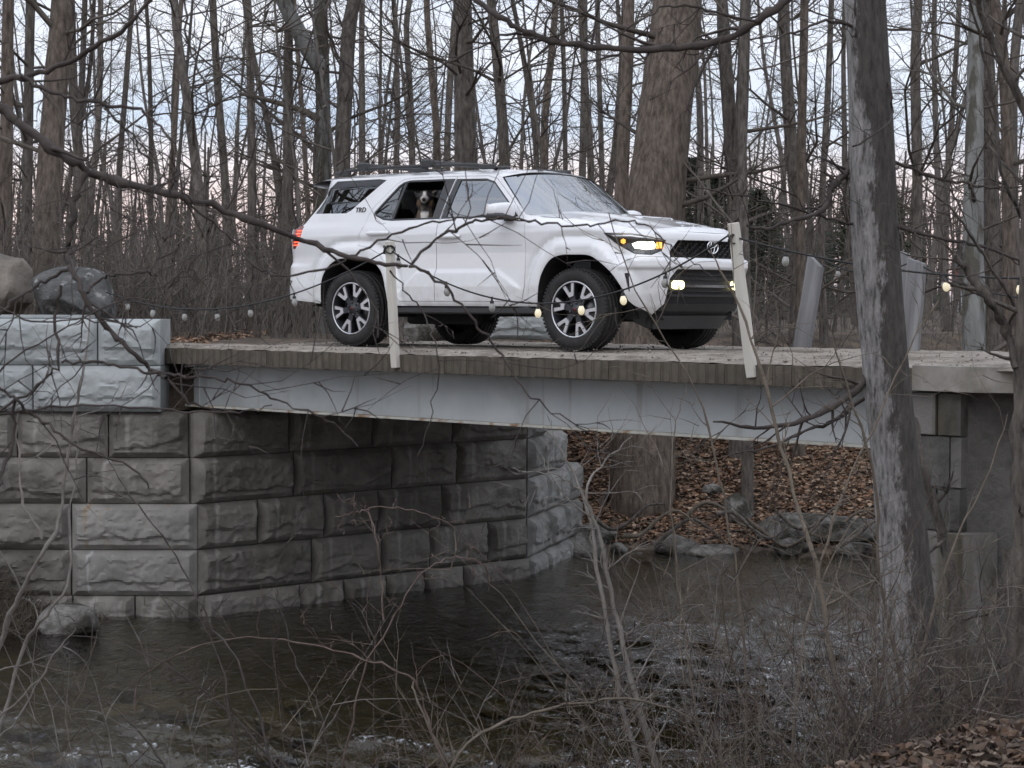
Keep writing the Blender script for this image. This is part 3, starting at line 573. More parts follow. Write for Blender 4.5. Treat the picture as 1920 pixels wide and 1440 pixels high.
def panel(name, outer, holes=(), m=None, parent=None, extra=0.0, rim=.022, both=False, mirror=False, st=.03):
    loops = [resample(outer, .024)] + [resample(h, .024) for h in holes]
    lo, hi = loops[0].min(0), loops[0].max(0); GXs, GZs = np.meshgrid(np.arange(lo[0], hi[0], st), np.arange(lo[1], hi[1], st)); GXs = GXs + (np.arange(GXs.shape[0]) % 2)[:, None] * st / 2
    P = np.stack([GXs.ravel(), GZs.ravel()], -1); ok = inpoly(P, loops[0].tolist())
    for h in loops[1:]: ok &= ~inpoly(P, h.tolist())
    P = P[ok]; allb = np.vstack(loops)
    d = np.full(len(P), 9.0)
    for b in allb: d = np.minimum(d, np.hypot(P[:, 0] - b[0], P[:, 1] - b[1]))
    P = P[d > .015]; V2 = np.vstack([allb, P]); edges = []; c = 0
    for l in loops:
        n = len(l); edges += [(c + i, c + (i + 1) % n) for i in range(n)]; c += n
    rv, re, rf, *_ = delaunay_2d_cdt([Vector(v) for v in V2], edges, [], 0, 1e-6)
    Q = np.array([v[:] for v in rv]); T = np.array([f for f in rf if len(f) == 3]); ce = Q[T].mean(1); ok = inpoly(ce, loops[0].tolist())
    for h in loops[1:]: ok &= ~inpoly(ce, h.tolist())
    T = T[ok]; a, b, c3 = Q[T[:, 0]], Q[T[:, 1]], Q[T[:, 2]]; fl = ((b - a)[:, 0] * (c3 - a)[:, 1] - (b - a)[:, 1] * (c3 - a)[:, 0]) < 0; T[fl] = T[fl][:, ::-1]
    X = surf(Q[:, 0], Q[:, 1], extra); e_ = .005
    ds = surf(Q[:, 0] + e_, Q[:, 1], extra) - surf(Q[:, 0] - e_, Q[:, 1], extra); dz = surf(Q[:, 0], Q[:, 1] + e_, extra) - surf(Q[:, 0], Q[:, 1] - e_, extra)
    Nn = np.cross(ds, dz); Nn /= np.linalg.norm(Nn, axis=1, keepdims=True)
    ed = {}
    for t in T.tolist():
        for i in range(3):
            k = (t[i], t[(i + 1) % 3]); ed[k] = 1
    be = [k for k in ed if (k[1], k[0]) not in ed]
    faces = T.tolist(); ln = Nn[T.ravel()].tolist(); Vx = X.tolist()
    if rim:
        for i, j in be:
            k = len(Vx); Vx += [X[i].tolist(), X[j].tolist(), (X[j] - Nn[j] * rim).tolist(), (X[i] - Nn[i] * rim).tolist()]; faces.append([k + 1, k, k + 3, k + 2])
            fn = np.cross(Nn[i], X[j] - X[i]); fn = fn / (np.linalg.norm(fn) + 1e-9); ln += [(-fn).tolist()] * 4
    def flip(Vx, faces, ln):
        out = []; c = 0
        for f in faces:
            n = len(f); out.append([[q[0], -q[1], q[2]] for q in ln[c:c + n]][::-1]); c += n
        return [[v[0], -v[1], v[2]] for v in Vx], [f[::-1] for f in faces], [q for o in out for q in o]
    if mirror: Vx, faces, ln = flip(Vx, faces, ln)
    if both:
        v2, f2, l2 = flip(Vx, faces, ln); n = len(Vx); Vx = Vx + v2; faces = faces + [[i + n for i in f] for f in f2]; ln = ln + l2
    me = bpy.data.meshes.new(name); me.from_pydata(Vx, [], faces); me.polygons.foreach_set('use_smooth', np.full(len(faces), True)); me.update()
    me.normals_split_custom_set(ln)
    return link(name, me, m, parent)
def inset(poly, d):
    P = np.asarray(poly, float); n = len(P); out = []; ar = .5 * np.sum(P[:, 0] * np.roll(P[:, 1], -1) - np.roll(P[:, 0], -1) * P[:, 1]); sg = 1 if ar > 0 else -1
    for i in range(n):
        a, b, c = P[i - 1], P[i], P[(i + 1) % n]; e1 = (b - a) / (np.linalg.norm(b - a) + 1e-9); e2 = (c - b) / (np.linalg.norm(c - b) + 1e-9)
        n1 = np.array([-e1[1], e1[0]]) * sg; n2 = np.array([-e2[1], e2[0]]) * sg; q = n1 + n2; q /= max(.35, np.dot(q, n1)) if np.linalg.norm(q) > 1e-6 else 1; out.append(b + q * d)
    return np.array(out)
fy = s_y
ARm = [tuple(p) for p in ARCH_R if p[1] > .41]; AFm = [tuple(p) for p in ARCH_F if p[1] > .41]
AFb = [p for p in AFm if not (p[0] > 2.9 and p[1] < .73)]        # arch edge that belongs to the body, the rest to the bumper
AFc = [p for p in AFm if p[0] > 2.9 and p[1] < .735]
HL = [(3.16, 1.085), (3.26, .995), (3.47, .895), (fy(-.76), .885), (fy(-.68), .925), (fy(-.645), 1.015), (fy(-.76), 1.05), (3.42, 1.08)]
QW = [(-.66, 1.36), (-.52, 1.57), (-.40, 1.685), (.20, 1.688), (.30, 1.675), (-.09, 1.375), (-.15, 1.352)]
RD = [(1.135, .458), (.66, .458), (.60, .60), (.52, .80), (.40, .93), (.24, 1.0), (.10, 1.02), (.095, 1.10), (.15, 1.20), (.185, 1.33), (.23, 1.40), (.46, 1.625), (.54, 1.668), (.66, 1.682), (1.255, 1.678), (1.215, 1.52), (1.15, 1.25), (1.137, 1.0)]
FD = [(1.143, .458), (1.145, 1.0), (1.158, 1.25), (1.223, 1.52), (1.263, 1.678), (1.66, 1.668), (1.78, 1.635), (2.03, 1.43), (2.185, 1.275), (2.245, 1.20), (2.26, 1.0), (2.245, .60), (2.215, .458)]
RW = [(.245, 1.345), (.50, 1.61), (.555, 1.645), (.64, 1.660), (1.238, 1.655), (1.20, 1.50), (1.148, 1.262), (.52, 1.258), (.40, 1.268), (.27, 1.315)]
FW = [(1.165, 1.262), (1.215, 1.50), (1.258, 1.652), (1.64, 1.643), (1.755, 1.61), (2.0, 1.40), (2.14, 1.262)]
TL = [(-.93, 1.185), (-.80, 1.235), (-.735, 1.225), (-.76, 1.10), (-.86, 1.00), (-.95, 1.00)]
body_outer = ([(SR, 1.20), (SR, .84), (-1.05, .83), (-.90, .80), (-.76, .66), (-.58, .51), (-.412, .445)] + ARm[1:] + AFb + [(3.247, .735)] +
              [(3.40, .837), (3.50, .868), (fy(-.615), .868), (fy(-.615), .915), (fy(-.515), 1.022), (SF, 1.026), (SF, 1.098), (fy(-.4), 1.10), (fy(-.6), 1.105), (3.50, 1.118), (3.2, 1.168), (2.8, 1.222), (2.34, 1.262),
               (2.235, 1.275), (2.06, 1.44), (1.83, 1.652), (1.72, 1.685), (1.3, 1.705), (.5, 1.71), (-.40, 1.712), (-.56, 1.70), (-.66, 1.45), (-.74, 1.26), (-.80, 1.20)])
gap = .004
body = panel('body', body_outer, [inset(RD, -gap), inset(FD, -gap), inset(QW, -.003), inset(HL, -.003), inset(TL, -.003)], M['paint'], car, both=True)
VENT = [(3.385, .715), (3.425, .722), (3.432, .55), (3.425, .54)]
bump_o = [(3.403, .832), (3.252, .732), *[p for p in AFc if .728 > p[1] > .445], (3.47, .42), (3.64, .345), (fy(-.745), .338), (fy(-.655), .44), (fy(-.62), .67), (fy(-.55), .755), (SF, .757), (SF, .862), (fy(-.615), .862), (3.503, .862)]
bumper = panel('front_bumper', bump_o, [VENT], M['paint'], car, both=True, rim=.05)
panel('vent', inset(VENT, -.01), (), M['trim'], bumper, extra=.03, both=True, rim=0)
rb_o = [(SR, .833), (SR, .50), (-.95, .475), (-.70, .455), (-.425, .432), (-.582, .504), (-.764, .654), (-.903, .793), (-1.05, .823)]
panel('rear_bumper', rb_o, (), M['paint'], car, both=True)
panel('lower_valance', [(3.40, .27), (3.46, .44), (3.50, .50), (fy(-.74), .60), (fy(-.66), .80), (SF, .80), (SF, .215), (fy(-.5), .205), (fy(-.8), .215)], (), M['trim'], car, extra=.075, both=True, rim=0)
# skid lip and lower grille bars
def surf_box(name, s0, s1, z0, z1, ex0, ex1, m, parent, both=True, n=24):
    S = np.linspace(s0, s1, n); q = []
    for (z, ex) in ((z0, ex0), (z1, ex0), (z1, ex1), (z0, ex1)): q.append(surf(S, np.full(n, z), ex))
    A = np.stack(q, 1); V = A.reshape(-1, 3); F = []
    for i in range(n - 1):
        for j in range(4): F.append([i * 4 + j, (i + 1) * 4 + j, (i + 1) * 4 + (j + 1) % 4, i * 4 + (j + 1) % 4])
    F += [[0, 1, 2, 3], [(n - 1) * 4 + k for k in (3, 2, 1, 0)]]
    V = V.tolist()
    if both:
        k = len(V); V += [[v[0], -v[1], v[2]] for v in V]; F += [[i + k for i in f[::-1]] for f in F]
    me = bpy.data.meshes.new(name); me.from_pydata(V, [], F); me.update(); return link(name, me, m, parent)
lg = surf_box('lower_grille', fy(-.60), SF, .505, .525, .02, .06, M['trim'], car)
for z in (.55, .655, .70): surf_box('bar', fy(-.58), SF, z, z + .012, .045, .07, M['gloss_black'], lg)
surf_box('bright_bar', fy(-.42), SF, .592, .615, .03, .06, M['chrome'], lg)
surf_box('skid_lip', 3.47, SF, .37, .44, .02, .07, M['trim'], car)
surf_box('skid_plate', fy(-.70), SF, .205, .33, .05, .09, plain('dark_grey_skid_plate', (.06, .062, .065), .5), car)
# grille: recess, honeycomb, emblem
GR = [(fy(-.62), .862), (fy(-.62), .91), (fy(-.515), 1.025), (SF, 1.03), (SF, .858)]
grille = panel('grille', GR, (), M['cavity'], car, extra=.085, both=True, rim=0)
tb = Tubes(); a = .034
for sgn in (1, -1):
    for i in range(30):
        for j in range(4):
            y = -(.01 + i * a * 1.5) ; z = .845 + (j + .5 * (i % 2)) * a * 1.732
            pts = []
            for k in range(7):
                yy = y + a * math.cos(k * math.pi / 3); zz = z + a * math.sin(k * math.pi / 3); pts.append((yy, zz))
            for (q0, q1) in zip(pts, pts[1:]):
                if any(not (.86 < q[1] < 1.03 and q[0] > -.61 + max(0, (q[1] - .91)) * 1.0) or q[0] > 0 for q in (q0, q1)): continue
                P = np.array([surf(np.array(fy(q[0])), np.array(q[1]), .045) for q in (q0, q1)])
                P[:, 1] *= sgn; tb.add(P, [.0055] * 2, 4)
link('honeycomb', tb.build('honeycomb'), M['gloss_black'], grille)['kind'] = 'stuff'
tb = Tubes()
def ell(cy, cz, ry, rz_, r):
    an = np.linspace(0, 2 * math.pi, 33); tb.add(np.stack([np.full(33, 3.745), cy + ry * np.cos(an), cz + rz_ * np.sin(an)], -1), np.full(33, r), 6)
ell(0, .968, .088, .060, .008); ell(0, .968, .031, .054, .006); ell(0, .992, .062, .029, .006)
link('emblem', tb.build('emblem'), M['chrome'], grille)
# ---- lamps
for mir in (False, True):
    hl = panel('headlight', inset(HL, .002), (), M['gloss_black'], car, extra=.045, rim=0, mirror=mir)
    panel('lens', inset(HL, .003), (), M['glass_clear'], hl, extra=.004, rim=0, mirror=mir)
    panel('lamp', [(fy(-.845), .945), (fy(-.855), .985), (fy(-.83), 1.005), (fy(-.78), 1.0), (fy(-.745), 1.005), (fy(-.725), .975), (fy(-.735), .94), (fy(-.79), .932)], (), M['led_white'], hl, extra=.022, rim=.02, mirror=mir)
    panel('indicator', [(fy(-.72), .94), (fy(-.715), 1.0), (fy(-.675), 1.0), (fy(-.675), .945)], (), M['led_amber'], hl, extra=.022, rim=.02, mirror=mir)
    panel('marker', [(3.325, .995), (3.325, 1.02), (3.345, 1.03), (3.365, 1.02), (3.365, .995), (3.345, .985)], (), M['led_amber'], hl, extra=.022, rim=.02, mirror=mir)
    panel('brow', [(3.23, 1.066), (3.42, 1.066), (fy(-.76), 1.04), (fy(-.66), 1.02), (fy(-.665), 1.012), (fy(-.77), 1.03), (3.42, 1.054), (3.25, 1.054)], (), M['alloy'], hl, extra=.02, rim=.01, mirror=mir)
    fo = panel('fog_light', [(fy(-.54), .585), (fy(-.545), .625), (fy(-.52), .648), (fy(-.44), .648), (fy(-.42), .625), (fy(-.425), .585), (fy(-.45), .572), (fy(-.52), .572)], (), M['led_fog'], car, extra=.03, rim=.06, mirror=mir, st=.02)
    tl = panel('tail_light', TL, (), M['red_lens'], car, extra=.006, rim=.02, mirror=mir)
    for k in range(6):
        z = 1.03 + k * .030; panel('lamp_bar', [(-.90 + k * .012, z), (-.90 + k * .012, z + .012), (-.79 + k * .008, z + .012), (-.79 + k * .008, z)], (), M['led_red'], tl, extra=-.001, rim=.004, mirror=mir)
# ---- doors, windows
def door(outer, win, mir, kind):
    d = panel('door', outer, [inset(win, -.002)], M['paint'], car, mirror=mir, st=.019)
    # seal strip round the opening
    panel('window_seal', win, [inset(win, .016)], M['gloss_black'], d, extra=.006, rim=.012, mirror=mir)
    hx, hz = (.37, 1.135) if kind == 'rear' else (1.31, 1.085); S = np.linspace(hx - .145, hx + .145, 9)
    q = surf(S, np.full(9, hz), -.028 + 0.0); q[0] = surf(S[:1], np.array([hz]), -.006)[0]; q[-1] = surf(S[-1:], np.array([hz]), -.006)[0]
    if mir: q[:, 1] *= -1
    t = Tubes(); t.add(q, [.013, .02, .021, .021, .021, .021, .021, .02, .013], 8); link('handle', t.build('handle'), M['paint'], d)
    return d
for mir in (False, True):
    d = door(RD, RW, mir, 'rear')
    panel('vent_glass', [(.262, 1.347), (.505, 1.60), (.575, 1.645), (.50, 1.272), (.40, 1.284), (.29, 1.32)], (), M['privacy'], d, extra=.014, rim=0, mirror=mir)
    panel('divider_bar', [(.49, 1.262), (.573, 1.648), (.605, 1.652), (.522, 1.262)], (), M['gloss_black'], d, extra=.010, rim=.02, mirror=mir)
    panel('pillar_trim', [(1.045, 1.262), (1.115, 1.655), (1.236, 1.653), (1.198, 1.50), (1.146, 1.264)], (), M['gloss_black'], d, extra=.004, rim=.015, mirror=mir)
    if mir: panel('window_glass', [(.515, 1.26), (.60, 1.65), (1.12, 1.655), (1.05, 1.26)], (), M['glass'], d, extra=.016, rim=0, mirror=mir)
    d = door(FD, FW, mir, 'front')
    panel('window_glass', inset(FW, .012), (), M['glass'], d, extra=.014, rim=0, mirror=mir)
    panel('pillar_trim', [(1.167, 1.264), (1.217, 1.50), (1.260, 1.650), (1.315, 1.648), (1.275, 1.50), (1.225, 1.264)], (), M['gloss_black'], d, extra=.004, rim=.012, mirror=mir)
    panel('corner_trim', [(2.005, 1.262), (2.005, 1.392), (2.135, 1.264)], (), M['trim'], d, extra=.008, rim=.01, mirror=mir)
    panel('quarter_glass', QW, (), M['privacy'], car, extra=.008, rim=0, mirror=mir)
    panel('glass_header', [(-.52, 1.57), (-.40, 1.684), (.20, 1.687), (.30, 1.673), (.225, 1.625), (-.47, 1.615)], (), M['gloss_black'], car, extra=.004, rim=.003, mirror=mir)
    # mirror
    sg = 1 if mir else -1
    bm = bmesh.new(); bmesh.ops.create_uvsphere(bm, u_segments=24, v_segments=14, radius=1)
    for v in bm.verts:
        c = v.co; c.x = math.copysign(abs(c.x) ** .6, c.x); c.z = math.copysign(abs(c.z) ** .6, c.z); c.y = math.copysign(abs(c.y) ** .7, c.y)
        v.co = Vector((2.055 + c.x * .085 - .03 * c.y * sg, sg * 1.055 + c.y * .125, 1.315 + c.z * (.075 + .012 * c.y * sg * -1)))
    mr_ = bm_obj('mirror', bm, M['paint'], car, True)
    bm = bmesh.new(); bm_box(bm, (2.05, sg * 1.055, 1.258), (.185, .265, .056), bevel=.02); bm_box(bm, (2.06, sg * .915, 1.245), (.10, .12, .05), bevel=.012); bm_obj('mirror_base', bm, M['trim'], mr_)
    bm = bmesh.new(); bm_box(bm, (1.966, sg * 1.06, 1.318), (.012, .21, .115), bevel=.004); bm_obj('mirror_glass', bm, M['chrome'], mr_)
    # badge lettering behind the rear door
    cu = bpy.data.curves.new('badge', 'FONT'); cu.body = 'TRD'; cu.size = .075; cu.extrude = .004; cu.align_x = 'CENTER'
    ob = bpy.data.objects.new('badge', cu); COL.objects.link(ob); dg = bpy.context.evaluated_depsgraph_get(); me = bpy.data.meshes.new_from_object(ob.evaluated_get(dg)); bpy.data.objects.remove(ob)
    b_ = link('badge', me, M['gloss_black'], car); q = surf(np.array(.055), np.array(1.355), -.004); b_.location = (q[0], q[1] * -sg, q[2]); b_.rotation_euler = (math.radians(90 - 17), 0, 0 if sg < 0 else math.pi)
# ---- roof, hood, windshield, tailgate as lofted grids
def loft(name, rows, m, parent=car, smooth=True):
    A = np.array(rows, float); o = link(name, mesh_arr(name, A.reshape(-1, 3), [grid_faces(A.shape[0], A.shape[1])], smooth), m, parent); return o
def edge_at(s, z, ex=0.0): return surf(np.array(float(s)), np.array(float(z)), ex)
top = [(-.56, 1.700), (-.40, 1.712), (0, 1.712), (.5, 1.710), (1.0, 1.708), (1.3, 1.705), (1.72, 1.685), (1.83, 1.652)]
rows = []
for s, z in top:
    e0 = edge_at(s, z, .003); Wd = -e0[1]; v = np.linspace(-1, 1, 25); h = .062 * (1 - np.abs(v) ** 2.6) + .012 * (1 - v ** 2); dx = (.10 * (1 - v ** 2) if s > 1.8 else -.07 * (1 - v ** 2) if s < -.5 else 0 * v)
    rows.append(np.stack([e0[0] + dx, v * Wd, z + h], -1))
roof = loft('roof', rows, M['paint'])
e0 = rows[0]; sp = [e0 + [.02, 0, .004], e0 * [1, .99, 1] + [-.16, 0, .0], e0 * [1, .97, 1] + [-.30, 0, -.022], e0 * [1, .96, 1] + [-.31, 0, -.045], e0 * [1, .965, 1] + [-.16, 0, -.075], e0 * [1, .97, 1] + [.0, 0, -.085], e0 + [.02, 0, .0]]
loft('spoiler', sp, M['paint'], roof)
rk = [(-.575, 1.68), (-.66, 1.45), (-.74, 1.26), (-.80, 1.20)]; rows_t = []
for s, z in rk:
    e1 = edge_at(s, z, .01); v = np.linspace(-1, 1, 21); rows_t.append(np.stack([e1[0] - .10 * (1 - v ** 2), -v * e1[1], np.full(21, z)], -1))
tg = loft('tailgate_glass', rows_t[:3], M['glass']); loft('tailgate', rows_t[2:] + [np.stack([np.interp(np.abs(np.linspace(1, -1, 21)), [0, 1], [-1.0, -.93]), np.linspace(-.86, .86, 21) * -1 * -1, np.full(21, 1.10)], -1)], M['paint'])
wsl = [(1.845, 1.645), (1.96, 1.535), (2.08, 1.425), (2.22, 1.275)]; rows_w = []
for k, (s, z) in enumerate(wsl):
    e1 = edge_at(s, z, .012); v = np.linspace(-1, 1, 25); f = k / 3; rows_w.append(np.stack([e1[0] + .008 + (.10 + .12 * f) * (1 - np.abs(v) ** 2.2), -v * e1[1], z + (.058 * (1 - f)) * (1 - v ** 2)], -1))
ws = loft('windshield', rows_w, M['windshield'])
hd = [(2.20, 1.268), (2.34, 1.262), (2.8, 1.222), (3.2, 1.168), (3.50, 1.118)]; rows_h = []
v = np.linspace(-1, 1, 41)
for k, (s, z) in enumerate(hd):
    e1 = edge_at(s, z, .002); f = k / 4; dome = (.012 + .035 * math.sin(min(1, .25 + f) * math.pi * .9)) * (1 - np.abs(v) ** 3) + .022 * (sstep(.62, .50, np.abs(v))) * (1 - f * .5)
    rows_h.append(np.stack([e1[0] + (.17 * (1 - np.abs(v) ** 2.2)) * (1 - abs(f - .5) * 2 * 0) * (1 if k == 0 else .17 / .17), -v * e1[1], z + dome], -1))
last = []
for vv in v:
    y = abs(vv) * .62; e1 = edge_at(fy(-y) if y > 0 else SF, 1.10, .004); last.append([e1[0] - .015, math.copysign(y, -vv) * -1 * -1, 1.103])
last = np.array(last); last[:, 1] = v * .62
mid = rows_h[-1] * .45 + last * .55; mid[:, 2] += .028 * (1 - np.abs(v) ** 3)
hood = loft('hood', rows_h + [mid, last], M['paint'])
bm = bmesh.new(); bm_box(bm, (2.86, 0, 1.245), (.50, .56, .04), bevel=.022, seg=2); sc_ = bm_obj('hood_scoop', bm, M['paint'], hood); bm = bmesh.new(); bm_box(bm, (3.105, 0, 1.245), (.02, .46, .02), bevel=.004); bm_obj('scoop_opening', bm, M['trim'], hood)
bm = bmesh.new(); bm_box(bm, (2.42, 0, 1.25), (.16, 1.3, .03), bevel=.01); bm_obj('cowl', bm, M['trim'], car)
tbw = Tubes(); tbw.add(np.array([[2.44, -.55, 1.285], [2.45, -.2, 1.29], [2.46, .1, 1.285]]), [.008] * 3, 4); link('wiper', tbw.build('wiper'), M['trim'], car)
# ---- roof rack
rack = empty('roof_rack'); rack.parent = car
for sg in (-1, 1):
    P = catmull([(-.52, sg * .60, 1.762), (-.40, sg * .60, 1.80), (.2, sg * .595, 1.815), (1.2, sg * .58, 1.806), (1.50, sg * .575, 1.775), (1.60, sg * .575, 1.748)], 24); t = Tubes(); t.add(P, np.full(24, .019), 6); link('rail', t.build('rail'), M['trim'], rack)
    for xx in (-.45, .62, 1.5): bm = bmesh.new(); bm_box(bm, (xx, sg * .595, 1.775), (.20, .05, .05), bevel=.012); bm_obj('rail_foot', bm, M['trim'], rack)
for xx in (-.16, .72):
    bm = bmesh.new(); bm_box(bm, (xx, 0, 1.850), (.085, 1.20, .036), bevel=.012); cb = bm_obj('cross_bar', bm, M['trim'], rack)
    for sg in (-1, 1): bm = bmesh.new(); bm_box(bm, (xx, sg * .60, 1.836), (.13, .085, .085), bevel=.018); bm_obj('clamp', bm, M['trim'], rack)
# ---- wheel wells, floor, chassis, interior
for A in (ARCH_R, ARCH_F):
    o = surf(A[:, 0], A[:, 1], .004); rows_a = [o]
    for yy in (-.88, -.55): q = o.copy(); q[:, 1] = np.maximum(o[:, 1], yy) if yy < -.8 else yy; rows_a.append(q)
    for sg in (1, -1):
        R_ = np.array(rows_a); R_[:, :, 1] *= sg; loft('wheel_well', R_, M['cavity'])
bm = bmesh.new(); bm_box(bm, (1.25, 0, .46), (4.3, 1.08, .12)); bm_box(bm, (1.49, 0, .395), (1.85, 1.74, .05)); bm_box(bm, (1.35, 0, .36), (4.2, .9, .10), bevel=.02)
bm_box(bm, (0, 0, .37), (.10, 1.5, .10), bevel=.03); bm_box(bm, (0, .1, .36), (.28, .28, .28), bevel=.08); bm_box(bm, (2.85, 0, .34), (.5, 1.0, .14), bevel=.04); bm_box(bm, (3.3, 0, .40), (.5, 1.25, .22)); bm_box(bm, (-.75, 0, .52), (.4, 1.4, .12)); bm_box(bm, (.9, -.45, .30), (1.0, .25, .14), bevel=.03)
bm_box(bm, (3.15, 0, .86), (.9, 1.0, .30)); bm_obj('chassis', bm, M['cavity'], car)
for sg in (-1, 1): bm = bmesh.new(); bm_box(bm, (1.49, sg * .875, .372), (1.82, .10, .075), bevel=.015); bm_obj('rocker_trim', bm, M['trim'], car)
cab_in = empty('cabin'); cab_in.parent = car
bm = bmesh.new(); bm_box(bm, (.75, 0, .60), (2.9, 1.55, .06)); bm_box(bm, (2.12, 0, 1.02), (.5, 1.50, .32), bevel=.08); bm_box(bm, (.75, 0, 1.665), (2.3, 1.22, .02)); bm_box(bm, (-.62, 0, .9), (.05, 1.5, .6)); bm_obj('lining', bm, M['cavity'], cab_in)
for sy in (-.38, .38):
    for sx in (1.15, .18):
        bm = bmesh.new(); bm_box(bm, (sx + .20, sy, .80), (.52, .54, .20), bevel=.06); bm_box(bm, (sx - .10, sy, 1.10), (.16, .52, .62), Matrix.Identity(3), bevel=.06); bm_box(bm, (sx - .15, sy, 1.48), (.10, .27, .17), bevel=.04); bm_obj('seat', bm, M['seat'], cab_in, False)
an = np.linspace(0, 2 * math.pi, 25); t = Tubes(); t.add(np.stack([1.78 + .06 * np.sin(an), .38 + .19 * np.cos(an), 1.12 + .18 * np.sin(an)], -1), np.full(25, .016), 6); link('steering_wheel', t.build('steering_wheel'), M['seat'], cab_in)
# ---- wheels (axis y, outer face towards -y)
def make_wheel():
    w = empty('wheel')
    pr = [(.262, -.105), (.268, -.128), (.290, -.138), (.322, -.141), (.350, -.132), (.366, -.118), (.377, -.108), (.380, -.085), (.372, -.082), (.372, -.074), (.383, -.072), (.385, -.034), (.375, -.032), (.375, -.022), (.386, -.020), (.386, .020), (.375, .022), (.375, .032), (.385, .034), (.383, .072), (.372, .074), (.372, .082), (.380, .085), (.377, .108), (.366, .118), (.350, .132), (.30, .14), (.262, .12)]
    V, F = lathe(pr, 96); me = mesh_arr('tyre', V, [F[:, ::-1]]); ty = link('tyre', me, M['rubber'], w)
    bm = bmesh.new()
    for k in range(64):
        a = k * 2 * math.pi / 64
        for sy in (-1, 1):
            r = Matrix.Rotation(-a, 3, 'Y'); bm_box(bm, r @ Vector((.371, sy * .107, 0)), (.022, .036, .022), r)
    bm_obj('tread_blocks', bm, M['rubber'], w)['kind'] = 'stuff'
    V, F = lathe([(.250, -.128), (.256, -.132), (.263, -.131), (.266, -.120), (.262, -.112)], 72); rim = link('rim', mesh_arr('rim', V, [F[:, ::-1]]), M['alloy'], w)
    V, F = lathe([(.256, -.126), (.246, -.110), (.236, -.06), (.232, .09), (.26, .12)], 60); link('barrel', mesh_arr('barrel', V, [F[:, ::-1]]), M['alloy_dark'], w)
    V, F = lathe([(.001, -.02), (.165, -.02), (.165, .0), (.09, .0)], 40); link('brake_disc', mesh_arr('brake_disc', V, [F[:, ::-1]]), plain('brake_steel', (.16, .16, .16), .4, metal=.8), w)
    V, F = lathe([(.235, .02), (.001, .02)], 40); link('backing', mesh_arr('backing', V, [F]), M['cavity'], w)
    def pol(r, a): return (r * math.cos(a), r * math.sin(a))
    def plate(bm, pts, y0, y1):
        lo = [bm.verts.new((p[0], y0, p[1])) for p in pts]; hi = [bm.verts.new((p[0], y1, p[1])) for p in pts]; n = len(pts); bm.faces.new(lo); bm.faces.new(hi[::-1])
        for i in range(n): bm.faces.new((lo[i], hi[i], hi[(i + 1) % n], lo[(i + 1) % n]))
    spm = []
    bm = bmesh.new(); q = .02
    plate(bm, [pol(.045, -.45), pol(.10, -.30), pol(.145, -.21), pol(.252, -.29), pol(.254, 0), pol(.252, .29), pol(.145, .21), pol(.10, .30), pol(.045, .45)], -.098, -.05); bmesh.ops.recalc_face_normals(bm, faces=bm.faces); me_s = bpy.data.meshes.new('spoke'); bm.to_mesh(me_s); bm.free(); me_s.materials.append(M['alloy_dark'])
    bm = bmesh.new()
    plate(bm, [pol(.128, -.20), pol(.253, -.285), pol(.253, -.145), pol(.168, -.070), pol(.168, .070), pol(.253, .145), pol(.253, .285), pol(.128, .20)], -.114, -.096); bmesh.ops.recalc_face_normals(bm, faces=bm.faces); me_f = bpy.data.meshes.new('spoke_face'); bm.to_mesh(me_f); bm.free(); me_f.materials.append(M['alloy'])
    bm = bmesh.new(); plate(bm, [pol(.170, -.070), pol(.250, -.145), pol(.250, .145), pol(.170, .070)], -.1005, -.0985); bmesh.ops.recalc_face_normals(bm, faces=bm.faces); me_p = bpy.data.meshes.new('spoke_pocket'); bm.to_mesh(me_p); bm.free(); me_p.materials.append(M['cavity'])
    for k in range(6):
        a = math.pi / 6 + k * math.pi / 3
        
        for nm_, me_ in (('spoke', me_s), ('spoke_face', me_f), ('spoke_pocket', me_p)): link(nm_, me_, None, w).rotation_euler = (0, -a, 0)
    V, F = lathe([(.001, -.112), (.034, -.112), (.040, -.106), (.055, -.100), (.085, -.094), (.085, -.05)], 32); link('hub', mesh_arr('hub', V, [F[:, ::-1]]), M['alloy_dark'], w)
    V, F = lathe([(.001, -.115), (.018, -.115), (.018, -.108)], 20); link('hub_cap', mesh_arr('hub_cap', V, [F[:, ::-1]]), plain('dark_red_cap', (.10, .012, .012), .4), w)
    V, F = lathe([(.001, -.115), (.011, -.114), (.012, -.09)], 10); me_l = mesh_arr('lug_nut', V, [F[:, ::-1]]); me_l.materials.append(M['gloss_black'])
    for k in range(6):
        a = k * math.pi / 3; ln_ = link('lug_nut', me_l, None, w); ln_.location = (.062 * math.cos(a), 0, .062 * math.sin(a))
    return w
w0 = make_wheel(); first = True
for x in (0, 2.85):
    for sg in (-1, 1):
        w_ = w0 if first else copy_tree(w0); first = False; w_.parent = car; w_.location = (x, sg * .825, .383); w_.rotation_euler = (0, .35 + x * .13, 0 if sg < 0 else math.pi)
